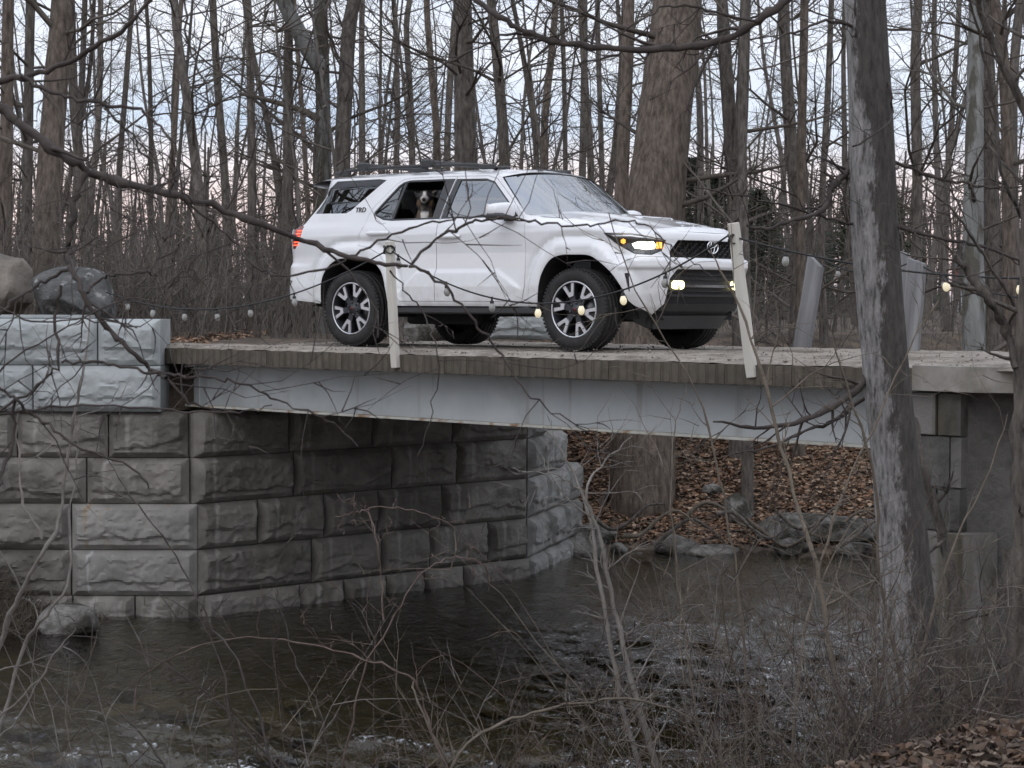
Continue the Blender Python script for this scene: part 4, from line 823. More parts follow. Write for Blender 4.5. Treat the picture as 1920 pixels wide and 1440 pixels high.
# ================================================================== dog at the open rear window
def make_dog():
    root = empty('dog'); tag(root, 'dark merle shepherd dog with white blaze looking out of the open rear window', 'dog')
    parts = [((0, .14, -.26), (.125, .16, .22)), ((0, .34, -.36), (.14, .26, .17)), ((0, .52, -.44), (.14, .16, .16)), ((0, .05, -.10), (.082, .085, .13)), ((0, .035, -.05), (.096, .07, .085)), ((0, 0, .028), (.076, .088, .066)),
             ((0, -.055, .0), (.054, .06, .046)), ((0, -.105, -.012), (.036, .055, .033)), ((0, -.150, -.006), (.017, .016, .015)), ((0, -.095, -.038), (.026, .045, .014)),
             ((.05, .01, -.045), (.04, .05, .055)), ((-.05, .01, -.045), (.04, .05, .055)), ((0, .0, -.19), (.088, .075, .15)),
             ((.07, .08, -.52), (.038, .042, .22)), ((-.07, .08, -.52), (.038, .042, .22)), ((.07, .05, -.72), (.036, .055, .028)), ((-.07, .05, -.72), (.036, .055, .028)), ((.11, .52, -.60), (.05, .11, .14)), ((-.11, .52, -.60), (.05, .11, .14)), ((.11, .42, -.72), (.035, .09, .028)), ((-.11, .42, -.72), (.035, .09, .028)), ((0, .70, -.58), (.04, .10, .05))]
    bm = bmesh.new()
    for c, r in parts:
        q = bmesh.ops.create_uvsphere(bm, u_segments=20, v_segments=12, radius=1)['verts']
        for v in q: v.co = Vector((c[0] + v.co.x * r[0], c[1] + v.co.y * r[1], c[2] + v.co.z * r[2]))
    for sx in (-1, 1):                                   # folded ears
        q = bmesh.ops.create_uvsphere(bm, u_segments=16, v_segments=10, radius=1)['verts']
        R_ = Matrix.Rotation(sx * .55, 3, 'Y')
        for v in q: p_ = R_ @ Vector((v.co.x * .018, v.co.y * .036, v.co.z * .058)); v.co = p_ + Vector((sx * .080, .012, .032))
    me = bpy.data.meshes.new('dog_body'); bm.to_mesh(me); bm.free()
    o = bpy.data.objects.new('tmp', me); COL.objects.link(o); md = o.modifiers.new('r', 'REMESH'); md.mode = 'VOXEL'; md.voxel_size = .0085; ms = o.modifiers.new('s', 'SMOOTH'); ms.iterations = 4; ms.factor = .5
    dg = bpy.context.evaluated_depsgraph_get(); m2 = bpy.data.meshes.new_from_object(o.evaluated_get(dg)); bpy.data.objects.remove(o)
    n = len(m2.vertices); co = np.empty(n * 3, np.float32); m2.vertices.foreach_get('co', co); co = co.reshape(-1, 3).astype(float)
    nz = vnoise(co * 28, 3, 3); co2 = co + (np.stack([vnoise(co * [60, 60, 18], 5, 2), vnoise(co * [60, 60, 18], 6, 2), co[:, 0] * 0], -1) * .006 * sstep(-.02, -.06, co[:, 2])[:, None])
    m2.vertices.foreach_set('co', co2.astype(np.float32).ravel())
    col = np.tile([.022, .020, .020], (n, 1)); x, y, z = co.T
    mer = sstep(-.05, .35, nz)[:, None]; col = col * (1 - mer * .6) + np.array([.075, .075, .08]) * mer * .6
    def put(mask, c): 
        nonlocal col
        col = col * (1 - mask[:, None]) + np.array(c) * mask[:, None]
    put(sstep(.028, .045, np.abs(x)) * sstep(-.09, -.05, z) * sstep(.01, -.02, z) * sstep(.03, -.03, y), (.11, .068, .04))       # tan cheeks
    put(sstep(-.06, -.10, z) * sstep(-.36, -.20, z) * sstep(.12, .05, y) * sstep(.05, .35, nz + .25), (.11, .08, .055))
    put(sstep(.020, .011, np.abs(x) + .006 * nz) * sstep(-.05, -.065, y) * sstep(-.03, -.01, z), (.62, .60, .58))                  # blaze
    put(sstep(-.075, -.10, y) * sstep(.05, .03, z), (.38, .35, .33))
    put(sstep(.048, .028, np.abs(x) + .02 * nz) * sstep(-.11, -.15, z) * sstep(.08, .0, y), (.66, .63, .60))                        # chest
    put(sstep(-.145, -.152, y), (.008, .008, .008))
    at_ = m2.color_attributes.new('fur', 'FLOAT_COLOR', 'POINT'); at_.data.foreach_set('color', np.hstack([col, np.ones((n, 1))]).astype(np.float32).ravel())
    m2.polygons.foreach_set('use_smooth', np.full(len(m2.polygons), True))
    m, t, p = new_mat('dog_fur'); a = N(t, 'ShaderNodeVertexColor', layer_name='fur'); L(t, a.outputs[0], p.inputs['Base Color']); p.inputs['Roughness'].default_value = .85
    tcd = N(t, 'ShaderNodeTexCoord'); mpd = N(t, 'ShaderNodeMapping', inp={'Scale': (1, 1, .25)}); L(t, tcd.outputs['Object'], mpd.inputs[0]); nn = N(t, 'ShaderNodeTexNoise', inp={'Scale': 160.0}); L(t, mpd.outputs[0], nn.inputs['Vector']); bp = N(t, 'ShaderNodeBump', inp={'Strength': .6, 'Distance': .006}); L(t, nn.outputs[0], bp.inputs['Height']); L(t, bp.outputs[0], p.inputs['Normal'])
    m2.materials.clear(); b = link('body', m2, m, root)
    for sx in (-1, 1):
        bm = bmesh.new(); bmesh.ops.create_uvsphere(bm, u_segments=12, v_segments=8, radius=.0095); e_ = bm_obj('eye', bm, plain('dog_eye', (.03, .015, .008), .1), root, True); e_.location = (sx * .034, -.083, .030)
    return root
dog = make_dog()
DC = Vector((.745, -.66, 1.475)); cm = Matrix.Translation(car.location) @ Matrix.Rotation(-CARA, 4, 'Z'); dw = cm @ DC
dog.location = dw; dog.rotation_euler = (0, 0, -.06)

# ================================================================== posts and string lights
def post(name, top, bot, w, d, m, label, cat='post', chop=0.0, group=None):
    top = Vector(top); bot = Vector(bot); ln = (top - bot).length
    bm = bmesh.new(); bm_box(bm, (0, 0, ln / 2), (w, d, ln), bevel=.006)
    bmesh.ops.subdivide_edges(bm, edges=[e for e in bm.edges if abs((e.verts[0].co - e.verts[1].co).z) > ln * .5], cuts=8)
    for v in bm.verts:
        v.co.x += .004 * math.sin(v.co.z * 9 + w * 50) ; v.co.y += .004 * math.cos(v.co.z * 7)
        if v.co.z > ln * .93: v.co.z -= chop * (v.co.x / w + .5)
    o = bm_obj('shaft', bm, m); root = empty(name, bot); o.parent = root; o.rotation_euler = (top - bot).to_track_quat('Z', 'Y').to_euler(); root.rotation_euler = (0, 0, 0)
    o.rotation_mode = 'QUATERNION'; o.rotation_quaternion = (top - bot).normalized().rotation_difference(Vector((0, 0, 1))).inverted() @ Matrix.Rotation(-math.pi / 4, 3, 'Z').to_quaternion()
    tag(root, label, cat, group); return root
def on_edge(u, w=-.045):           # distance to the bridge's near edge line along the ray of column u
    r = at(u, 650, 1.0)[:2]; a = BR0 + BRN * w; A = np.array([[r[0], -BRD[0]], [r[1], -BRD[1]]]); s = np.linalg.solve(A, a); return float(s[0])
D1 = on_edge(735); D2 = on_edge(1395)
P1t, P1b = at(730, 452, D1), at(742, 690, D1); P2t, P2b = at(1374, 418, D2), at(1411, 708, D2)
pp1 = post('wooden_post', P1t, P1b, .072, .06, M['wood_post'], 'thin whitewashed post on the deck edge beside the rear wheel')
pp2 = post('wooden_post', P2t, P2b, .078, .06, M['wood_post'], 'thin leaning whitewashed post on the deck edge before the front bumper')
P3b = np.array([br(9.3, 0)[0] + 1.25, br(9.3, 0)[1] - .05, -.02]); P3t = P3b + [.05, 0, .75]
pp3 = post('wooden_post', P3t, P3b, .078, .06, M['wood_post'], 'thin whitewashed post on the edge of the concrete approach slab')
Q1b, Q1t = at(1503, 658, 20.9), at(1532, 478, 20.9); Q2b, Q2t = at(1706, 662, 19.6), at(1720, 484, 19.6)
post('guard_plank', Q1t, Q1b, .19, .06, M['wood_grey'], 'leaning silver-grey plank post behind the front of the car', chop=.13)
post('guard_plank', Q2t, Q2b, .19, .06, M['wood_grey'], 'silver-grey plank post behind the lichen-barked tree trunk', chop=.05)
Q3b = at(1688, 660, 20.4); Q3t = at(1694, 470, 20.4); post('guard_plank', Q3t, Q3b, .12, .06, M['wood_grey'], 'narrow grey plank post standing next to a wider one by the trunk', chop=.03)
for k, (P, r) in enumerate(((P1t, .05), (P2t, .035))):      # cord wound round the posts
    an = np.linspace(0, 9, 40); t = Tubes(); c = np.array(P) - [0, 0, .075 if k == 0 else .12]; t.add(np.stack([c[0] + r * np.cos(an * 2), c[1] + r * np.sin(an * 2), c[2] + .035 * np.sin(an * 3.1)], -1), np.full(40, .006), 5)
    o = link('cord_wrap', t.build('cord_wrap'), M['black_cable'], (pp1, pp2)[k]); o.location = -Vector((pp1, pp2)[k].location)
BULB = None
def bulb_mesh():
    V, F = lathe([(.0005, -.118), (.012, -.115), (.022, -.104), (.0275, -.088), (.026, -.070), (.018, -.050), (.013, -.038), (.013, -.03)], 14, axis='z'); return mesh_arr('bulb', V, [F])
def socket_mesh():
    V, F = lathe([(.0005, .012), (.010, .008), (.012, -.004), (.008, -.010), (.008, -.022), (.017, -.026), (.017, -.052), (.014, -.054)], 10, axis='z'); return mesh_arr('socket', V, [F])
me_b, me_bl, me_so = bulb_mesh(), bulb_mesh(), socket_mesh(); me_b.materials.append(M['bulb_glass']); me_bl.materials.append(M['bulb_lit']); me_so.materials.append(M['black_cable'])
def string(A, B, sag, ts, label, lit=(), scale=1.0):
    A = np.array(A, float); B = np.array(B, float); root = empty('string_light', A); tag(root, label, 'string light')
    f = lambda t: A + (B - A) * t + np.array([0, 0, -sag * 4 * t * (1 - t)])
    t_ = Tubes(); n = 41; t_.add(np.array([f(t) - A for t in np.linspace(0, 1, n)]), np.full(n, .0075), 5); link('cable', t_.build('cable'), M['black_cable'], root)
    for k, t in enumerate(ts):
        p = f(t) - A; s = link('socket', me_so, None, root); s.location = p; s.scale = (scale,) * 3; s.rotation_euler = (RNG.uniform(-.1, .1), RNG.uniform(-.1, .1), 0); b = link('bulb', me_bl if k in lit else me_b, None, s)
    return root
top = lambda P: np.array(P) - [0, 0, .07]
string(top(P1t), top(P2t), .50, [.03, .19, .335, .475, .60, .715, .83], 'sagging bulb string between the two posts in front of the car', lit=(3, 4, 5))
LA = at(200, 548, 21.6); LA[2] = max(LA[2], .5)
string(LA, top(P1t), .33, [.085, .19, .31, .43, .55, .70], 'sagging bulb string running from the boulders to the rear post')
string(top(P2t) - [0, 0, .03], top(P3t), .16, [.13, .33, .50, .66, .8], 'bulb string running on from the leaning post past the lichen-barked tree', lit=(1, 2, 3))
string(Q1t, Q2t, .16, [.22, .5, .78], 'bulb string hung between the grey plank posts', scale=.9)
string(Q2t - np.array([0, 0, .05]), at(1990, 560, 18.0), .10, [.2, .5, .8], 'bulb string leading from the plank post into the right-hand woods', scale=.9)
# ================================================================== vegetation
def unit(v): return v / (np.linalg.norm(v) + 1e-9)
def limb(tb, p, d, ln, r, lev, rng, spec):
    """one branch with its sub-branches; spec[lev] = (npts, sides, wobble, lift, nchild, child_len, child_r)"""
    n, sides, wob, lift, nc, cl, cr = spec[lev]
    P = [np.array(p, float)]; st = ln / (n - 1); d = np.array(d, float)
    for i in range(n - 1):
        d = unit(d + np.array([rng.gauss(0, wob), rng.gauss(0, wob), rng.gauss(0, wob) + lift])); P.append(P[-1] + d * st)
    tb.add(P, [r * (1 - .78 * i / (n - 1)) for i in range(n)], sides)
    if lev + 1 < len(spec):
        for k in range(nc if isinstance(nc, int) else rng.randint(*nc)):
            f = rng.uniform(.15, 1.0); x = f * (n - 1); i = min(int(x), n - 2); q = P[i] + (P[i + 1] - P[i]) * (x - i); t = unit(P[i + 1] - P[i])
            s = unit(np.cross(t, [rng.gauss(0, 1), rng.gauss(0, 1), rng.gauss(0, 1)])); a = rng.uniform(.5, 1.1)
            limb(tb, q, t * math.cos(a) + s * math.sin(a), ln * cl * rng.uniform(.6, 1.25) * (1.15 - .5 * f), max(r * cr * (1.1 - .6 * f), .0028), lev + 1, rng, spec)
SPEC = [(7, 5, .16, .05, (5, 8), .42, .50), (5, 3, .20, .03, (4, 6), .48, .55), (4, 3, .22, .02, 0, 0, 0)]
SPEC_LITE = [(6, 4, .16, .05, (4, 6), .45, .5), (4, 3, .22, .02, (2, 4), .5, .6), (3, 3, .2, 0, 0, 0, 0)]
def tube_path(P, R, sides, rng=None, rough=0.0):
    t = Tubes(); t.add(P, R, sides); return t
def trunk_mesh(name, P, R, sides=12, seed=0, flare=1.45):
    P = catmull(P, max(14, len(P) * 4)); R = np.interp(np.linspace(0, 1, len(P)), np.linspace(0, 1, len(R)), R); R[:3] *= np.array([flare, 1 + (flare - 1) * .4, 1.08])
    t = Tubes(); t.add(P, R, sides); me = t.build(name); n = len(me.vertices); co = np.empty(n * 3, np.float32); me.vertices.foreach_get('co', co); co = co.reshape(-1, 3)
    ax = np.repeat(P, sides, axis=0); rad = co - ax; w = 1 + .12 * vnoise(co * [5, 5, 1.4], seed, 3); me.vertices.foreach_set('co', (ax + rad * w[:, None]).astype(np.float32).ravel()); me.update(); return me, P, R
def crown(name, P, R, rng, nl, ln, zmin, spec=SPEC, up=.45, rfac=.34, top=True):
    tb = Tubes(); zs = P[:, 2] - P[0, 2]; idx = [i for i in range(len(P)) if zs[i] > zmin]
    for k in range(nl):
        i = rng.choice(idx); a = rng.uniform(0, 2 * math.pi); d = unit(np.array([math.cos(a), math.sin(a), rng.uniform(-.05, up * 2)])); limb(tb, P[i] + d * R[i] * .5, d, ln * rng.uniform(.45, 1.2), min(.045, max(.012, R[i] * rfac * rng.uniform(.4, 1.1))), 0, rng, spec)
    return tb.build(name)
TREES = [  # name label | [(u,v)...] bottom to top | distance | px width base, top | bark | limbs | group?
    ('broad ruddy-brown trunk rising behind the two boulders', [(84, 520), (95, 300), (108, 120), (118, -20)], 26.0, 58, 40, 'bark_brown', 7, None),
    ('thick ruddy trunk with a knot rising behind the car hood', [(1205, 930), (1215, 640), (1228, 400), (1250, 200), (1266, 60), (1272, -40)], 27.6, 128, 92, 'bark_brown', 6, None),
    ('pale mottled sycamore trunk in the wood beyond the approach slab', [(1826, 655), (1824, 450), (1828, 200), (1832, -20)], 25.5, 50, 28, 'bark_pale', 6, None),
    ('pale mottled trunk with a heavy slanting limb above the tailgate', [(612, 650), (608, 330), (604, 150), (600, -20)], 31, 32, 27, 'bark_pale', 9, None),
    ('stout straight grey trunk above the open car window', [(872, 650), (872, 300), (869, 120), (868, -20)], 33, 44, 34, 'bark', 8, None),
    ('grey trunk beside the pale mottled one above the tailgate', [(645, 650), (642, 330), (648, 150), (660, 20), (690, -60)], 30.5, 34, 24, 'bark', 8, None),
    ('split weathered twin trunk behind the leaning post', [(1388, 655), (1380, 440), (1370, 250), (1358, 80), (1352, -20)], 29, 36, 22, 'bark', 8, None),
    ('strongly curved grey trunk leaning over the undergrowth', [(382, 640), (375, 420), (368, 320), (350, 180), (332, 60), (325, -20)], 28, 24, 15, 'bark', 8, None)]
GL = [[(8, 520), (12, 250), (16, -20)], [(48, 560), (52, 280), (58, -20)], [(150, 600), (168, 400), (186, 200), (190, -20)], [(214, 600), (222, 350), (236, 160), (250, -20)], [(300, 620), (318, 380), (330, 200)], [(425, 640), (424, 380), (408, 160), (398, -20)],
      [(470, 640), (472, 300), (464, -20)], [(536, 650), (540, 300), (540, 100), (545, -20)], [(585, 640), (575, 350), (560, 120), (552, 20)], [(679, 650), (679, 280), (680, -20)], [(714, 640), (712, 300), (714, 60)], [(776, 640), (772, 250), (762, 60), (770, -20)],
      [(826, 640), (820, 280), (808, 120), (800, -20)], [(842, 640), (838, 300), (850, 60), (860, -20)], [(955, 640), (945, 280), (930, 90), (918, -20)], [(1012, 640), (1006, 300), (990, 160), (965, 20)], [(1022, 640), (1020, 260), (1034, 100), (1042, -20)], [(1060, 640), (1060, 300), (1055, 60)],
      [(1112, 640), (1108, 320), (1095, 120), (1088, -20)], [(1135, 640), (1128, 300), (1120, -20)], [(1162, 650), (1166, 350), (1176, 120), (1180, -20)], [(1318, 650), (1314, 400), (1312, 200), (1300, 80)], [(1402, 650), (1392, 300), (1396, -20)], [(1492, 655), (1496, 440), (1480, 220), (1470, -20)],
      [(1500, 655), (1502, 300), (1508, -20)], [(1545, 655), (1540, 420), (1552, 180), (1560, -20)], [(1715, 655), (1720, 350), (1716, 120), (1722, -20)], [(1858, 655), (1858, 300), (1850, -20)], [(1892, 655), (1890, 320), (1880, 100)], [(1905, 655), (1898, 200), (1915, -20)], [(1770, 655), (1775, 380), (1790, 150), (1800, -20)]]
GW = [30, 24, 15, 13, 14, 18, 19, 22, 11, 15, 8, 14, 16, 15, 24, 13, 17, 12, 15, 13, 30, 15, 22, 30, 22, 15, 24, 34, 30, 24, 13]
trng = random.Random(21)
for k, (p, w) in enumerate(zip(GL, GW)):
    u0 = p[0][0]; bow = max(abs(q[0] - (u0 + (p[-1][0] - u0) * (p[0][1] - q[1]) / (p[0][1] - p[-1][1]))) for q in p); lean = abs(p[-1][0] - u0)
    lab = '%s %s %s bare tree %s' % ('stout' if w >= 24 else 'mid-sized' if w >= 14 else 'slim', 'bowed' if bow > 9 else 'slanting' if lean > 26 else 'upright', 'grey-barked' if k % 4 else 'brown-barked',
        'in the wood beyond the boulders' if u0 < 230 else 'in the wood past the undergrowth beside the tailgate' if u0 < 560 else 'rising behind the car roof' if u0 < 1090 else 'rising behind the car hood' if u0 < 1440 else 'in the wood behind the grey plank posts')
    TREES.append((lab, p, {True: trng.uniform(27, 33), False: trng.uniform(31, 46)}[w > 20], w, w * .72, 'bark' if k % 4 else 'bark_brown', trng.randint(6, 10), 'grey bare trees in the wood'))
for k, (lab, pts, D, wb, wt, bk, nl, grp) in enumerate(TREES):
    rng = random.Random(400 + k); P = [at(u, v, D + .25 * i) for i, (u, v) in enumerate(pts)]
    base = np.array(P[0]); g0 = gz(base[0], base[1]) - .12; b0 = np.array([base[0] + (P[0][0] - P[1][0]) * .15, base[1], g0])
    if g0 < base[2] - .15: P = [b0] + P
    else: P[0][2] = g0
    d = unit(P[-1] - P[-2]); q = P[-1]
    for i in range(4): d = unit(d + np.array([rng.gauss(0, .10), rng.gauss(0, .10), .25])); q = q + d * rng.uniform(1.2, 2.0); P.append(q)
    s = D / FPX / 2; R = np.linspace(wb * s, wt * s, len(P) - 4).tolist() + [wt * s * f for f in (.85, .65, .4, .15)]
    o = empty('tree', (b0[0], b0[1], g0)); Pl = [p - np.array([b0[0], b0[1], g0]) for p in P]
    me, PP, RR = trunk_mesh('trunk', Pl, R, 16 if wb > 40 else 10, k, 1.5 if wb > 28 else 1.25); link('trunk', me, M[bk], o)
    link('crown', crown('crown', PP, RR, rng, nl + 8, 3.0 if wb > 20 else 2.3, 1.0 if k > 7 else 2.0), M['twig'], o); tag(o, lab, 'tree', grp)
    if k == 1:                                            # knot, burl and stub of the great trunk
        for (u, v, r, mm) in ((1232, 268, .12, 'bark_brown'), (1206, 190, .05, 'twig_tan')):
            kn = link('knot', rock_mesh('knot', (r * 1.3, r * .7, r), 77 + v, 3), M[mm], o); kn.location = Vector(at(u, v, D + (.50 if v > 200 else .72))) - o.location
        P_ = [at(u, v, D + .7) - np.array(o.location) for u, v in ((1235, 345), (1290, 338), (1340, 330), (1420, 322), (1475, 308))]; t = Tubes(); t.add(P_, [.05, .04, .036, .03, .012], 6); link('limb', t.build('limb'), M['twig'], o)
    if k == 3:
        P_ = [at(u, v, D) - np.array(o.location) for u, v in ((605, 130), (580, 95), (555, 50), (530, 0), (515, -40))]; t = Tubes(); t.add(catmull(P_, 14), np.linspace(.14, .09, 14), 8); link('limb', t.build('limb'), M['bark_pale'], o)
        P_ = [at(u, v, D) - np.array(o.location) for u, v in ((598, 225), (560, 205), (510, 190), (450, 175))]; t = Tubes(); t.add(catmull(P_, 12), np.linspace(.06, .03, 12), 6); link('limb', t.build('limb'), M['twig'], o)
    if k == 6:
        P_ = [at(u, v, D + .3) - np.array(o.location) for u, v in ((1386, 300), (1392, 180), (1396, 60), (1400, -60))]; t = Tubes(); t.add(catmull(P_, 12), np.linspace(.10, .07, 12), 8); link('limb', t.build('limb'), M['bark'], o)
# ---- varied copies filling the wood
def variant(k, h, r, nl, ln, zmin, spec):
    rng = random.Random(900 + k); P = [np.zeros(3)]; d = np.array([rng.gauss(0, .06), rng.gauss(0, .06), 1.0])
    for i in range(7): d = unit(d + np.array([rng.gauss(0, .07), rng.gauss(0, .07), .18])); P.append(P[-1] + d * h / 7)
    me, PP, RR = trunk_mesh('trunk', P, np.linspace(r, r * .3, 8).tolist(), 8, k, 1.3); o = empty('tree', (0, -60 - 4 * k, -3)); link('trunk', me, M['bark_far'] if k % 2 else M['bark'], o); link('crown', crown('crown', PP, RR, rng, nl, ln, zmin, spec), M['twig'], o); return o
VAR = [variant(k, 12 + k % 3, .065 + .018 * (k % 4), 22, 2.4, 1.2, SPEC) for k in range(7)]
SAP = [variant(20 + k, 4.2 + .6 * (k % 3), .022 + .004 * (k % 3), 15, 1.2, .5, SPEC_LITE) for k in range(6)]
vrng = random.Random(77); used = set()
def scatter(lst, n, dlo, dhi, lab, grp, cat, smin, smax, ulo=-60, uhi=1980, name='tree'):
    for k in range(n):
        D = dlo + (dhi - dlo) * vrng.random() ** 1.2; u = ulo + (uhi - ulo) * (k + vrng.random()) / n; x = (u - 960) / FPX * D; q = gz(x, D)
        if q < -.6: continue
        src = lst[k % len(lst)]; o = src if src.name not in used else copy_tree(src); used.add(src.name); o.name = name
        s = vrng.uniform(smin, smax); o.location = (x, D, q - .08); o.rotation_euler = (0, 0, vrng.uniform(0, 6.28)); o.scale = (s, s, s * vrng.uniform(.9, 1.15)); tag(o, lab, cat, grp)
scatter(VAR, 60, 40, 95, 'slender dark bare tree far back in the wood', 'slender trees far back in the wood', 'tree', .7, 1.25)
scatter(SAP, 64, 25.5, 52, 'thin twiggy sapling in the undergrowth behind the bridge', 'saplings in the undergrowth', 'sapling', .7, 1.3, name='sapling')
# trees round the place behind and beside the viewer, mirrored in the car's glass and paint
for k, (x, y) in enumerate([(-7.4, 22.4), (-9.2, 23.4), (-11.2, 21.9), (-13.5, 23), (-16, 21.6), (-9.8, 26), (-9, 4), (-7.5, 6), (-11, -2), (-5, -7), (1, -9), (6, -6), (9, 3), (7.5, 8.5), (12, 10.5), (-13, 14), (-3.5, -12), (4, -13), (-14, 6), (11, -3)]):
    o = copy_tree(VAR[k % 7]); o.location = (x, y, gz(x, y) - .1); o.rotation_euler = (0, 0, k * 1.3); s = 1.0 + .1 * (k % 4); o.scale = (s, s, s); tag(o, 'bare tree growing on the stream banks away from the bridge', 'tree', 'bare trees around the near bank')
# ---- conifers
def conifer():
    rng = random.Random(5); o = empty('conifer', (0, 0, 0)); t = Tubes(); t.add([(0, 0, 0), (0, 0, 3), (0, 0, 6.5)], [.12, .08, .01], 6); link('trunk', t.build('trunk'), M['bark'], o); V, F = [], []
    for k in range(5200):
        z = .5 + 6.0 * rng.random(); rr = (6.7 - z) * (.24 + .10 * math.sin(z * 3.1 + math.floor(rng.random() * 5) * 1.3)) * rng.random() ** .5; a = rng.uniform(0, 6.28); c = np.array([rr * math.cos(a), rr * math.sin(a), z - rr * .15]); d = unit(np.array([math.cos(a) + rng.gauss(0, .5), math.sin(a) + rng.gauss(0, .5), rng.uniform(-.7, .5)])); s = np.array([rng.gauss(0, 1), rng.gauss(0, 1), rng.gauss(0, 1)]) * .022; l = rng.uniform(.15, .4); n = len(V); V += [c - s, c + s, c + d * l]; F.append([n, n + 1, n + 2])
    link('crown', mesh_arr('crown', np.array(V), [np.array(F)], False), M['conifer'], o); return o
cf = conifer(); first = True
for k, (u, D, s) in enumerate([(390, 84, .8), (740, 66, .72), (800, 60, .75), (850, 64, .78), (905, 62, .72), (960, 66, .8), (1010, 62, .70), (1290, 60, .95), (1340, 66, .9), (1420, 58, .75), (1600, 62, .8), (1660, 70, .9)]):
    o = cf if first else copy_tree(cf); first = False; x = (u - 960) / FPX * D; o.location = (x, D, gz(x, D) - .2); s *= .78; o.scale = (s * 1.7, s * 1.7, s); o.rotation_euler = (0, 0, k); tag(o, 'dark green conifer showing between the bare trunks', 'conifer', 'conifers beyond the bare trees')
# ---- far wood, undergrowth
def far_wood():
    rng = random.Random(31); tb = Tubes()
    for k in range(620):
        D = rng.uniform(80, 175); x = (rng.uniform(-120, 2040) - 960) / FPX * D; r = rng.uniform(.04, .16); h = rng.uniform(3, 8.5); z = gz(x, D) - .3 if k % 6 == 0 else 0; l = rng.gauss(0, .06); P = [(x, D, z), (x + l * h * .5, D, z + h * .5), (x + l * h * .8 + rng.gauss(0, .3), D, z + h)]; tb.add(P, [r, r * .75, r * .3], 4)
        for j in range(5):
            f = rng.uniform(.3, 1); p = np.array(P[0]) * (1 - f) + np.array(P[2]) * f; tb.add([p, p + [rng.gauss(0, .7), rng.gauss(0, .7), rng.uniform(.2, 1.0)], p + [rng.gauss(0, 1.3), rng.gauss(0, 1.3), rng.uniform(.6, 2.0)]], [r * .35, r * .25, r * .12], 3)
    return tb.build('far_wood')
tag(link('far_wood', far_wood(), M['bark_far']), 'grey mass of distant bare woodland', 'wood', kind='stuff')
def brush():
    rng = random.Random(32); tb = Tubes()
    for k in range(4000):
        D = 24 + 34 * rng.random() ** 1.5; u = rng.uniform(-60, 1980) if k % 3 else rng.uniform(-60, 620); x = (u - 960) / FPX * D
        if D < 31 and not (x < -3.6 or (x < .2 and D > 26)): continue
        z = gz(x, D) - .06; h = rng.uniform(.4, 2.3) * (.6 + .4 * (u < 620)); d = np.array([rng.gauss(0, .25), rng.gauss(0, .25), 1.0]); P = [np.array([x, D, z])]
        for i in range(3): d = unit(d + np.array([rng.gauss(0, .16), rng.gauss(0, .16), 0])); P.append(P[-1] + d * h / 3)
        r = rng.uniform(.004, .012); tb.add(P, [r, r * .8, r * .6, r * .3], 3)
        for j in range(2):
            p = P[1 + j]; tb.add([p, p + [rng.gauss(0, .18), rng.gauss(0, .18), rng.uniform(.05, .35)], p + [rng.gauss(0, .35), rng.gauss(0, .35), rng.uniform(.1, .6)]], [r * .6, r * .45, r * .25], 3)
    return tb.build('undergrowth')
tag(link('undergrowth', brush(), M['brush']), 'tangle of brown leafless undergrowth behind the bridge', 'undergrowth', kind='stuff')
# ================================================================== foreground tree with lichen bark
def lichen_bark():
    m, t, p = new_mat('lichen_patched_bark'); tc = N(t, 'ShaderNodeTexCoord'); mp = N(t, 'ShaderNodeMapping', inp={'Scale': (1, 1, .24)}); L(t, tc.outputs['Object'], mp.inputs[0])
    n1 = N(t, 'ShaderNodeTexNoise', inp={'Scale': 40.0, 'Detail': 7.0, 'Roughness': .65}); L(t, mp.outputs[0], n1.inputs['Vector']); c1 = ramp(t, [(.3, (.038, .034, .030)), (.7, (.115, .105, .095))], n1.outputs['Fac'])
    c2 = ramp(t, [(.34, (.085, .08, .075)), (.44, (.225, .217, .21)), (.68, (.42, .405, .40))], n1.outputs['Fac'])
    ge = N(t, 'ShaderNodeAttribute', attribute_name='lichen'); n2 = N(t, 'ShaderNodeTexNoise', inp={'Scale': 13.0, 'Detail': 8.0, 'Roughness': .75}); mp2 = N(t, 'ShaderNodeMapping', inp={'Scale': (1, 1, .35)}); L(t, tc.outputs['Object'], mp2.inputs[0]); L(t, mp2.outputs[0], n2.inputs['Vector'])
    ad = N(t, 'ShaderNodeMath', operation='ADD'); L(t, ge.outputs['Fac'], ad.inputs[0]); sb = N(t, 'ShaderNodeMath', operation='MULTIPLY_ADD'); L(t, n2.outputs['Fac'], sb.inputs[0]); sb.inputs[1].default_value = 3.0; sb.inputs[2].default_value = -1.62; L(t, sb.outputs[0], ad.inputs[1])
    f = ramp(t, [(.42, 0.0), (.66, .9)], ad.outputs[0]); mx = N(t, 'ShaderNodeMix', data_type='RGBA'); L(t, f.outputs[0], mx.inputs[0]); L(t, c1.outputs[0], mx.inputs[6]); L(t, c2.outputs[0], mx.inputs[7]); L(t, mx.outputs[2], p.inputs['Base Color']); p.inputs['Roughness'].default_value = .95
    bp = N(t, 'ShaderNodeBump', inp={'Strength': 1.0, 'Distance': .035}); L(t, n1.outputs['Fac'], bp.inputs['Height']); L(t, bp.outputs[0], p.inputs['Normal']); return m
DT = 11.5; pts = [(1718, 1352), (1703, 1150), (1687, 950), (1662, 700), (1641, 440), (1632, 220), (1622, 0), (1615, -120)]
P = [at(u, v, DT) for u, v in pts]; b0 = np.array([P[0][0], DT, gz(P[0][0], DT) - .15]); P = [b0] + P + [P[-1] + [-.05, .1, 1.2], P[-1] + [.05, .2, 2.6]]; s = DT / FPX / 2
ft = empty('tree', b0); tag(ft, 'grey tree with white lichen down one side standing before the bridge', 'tree')
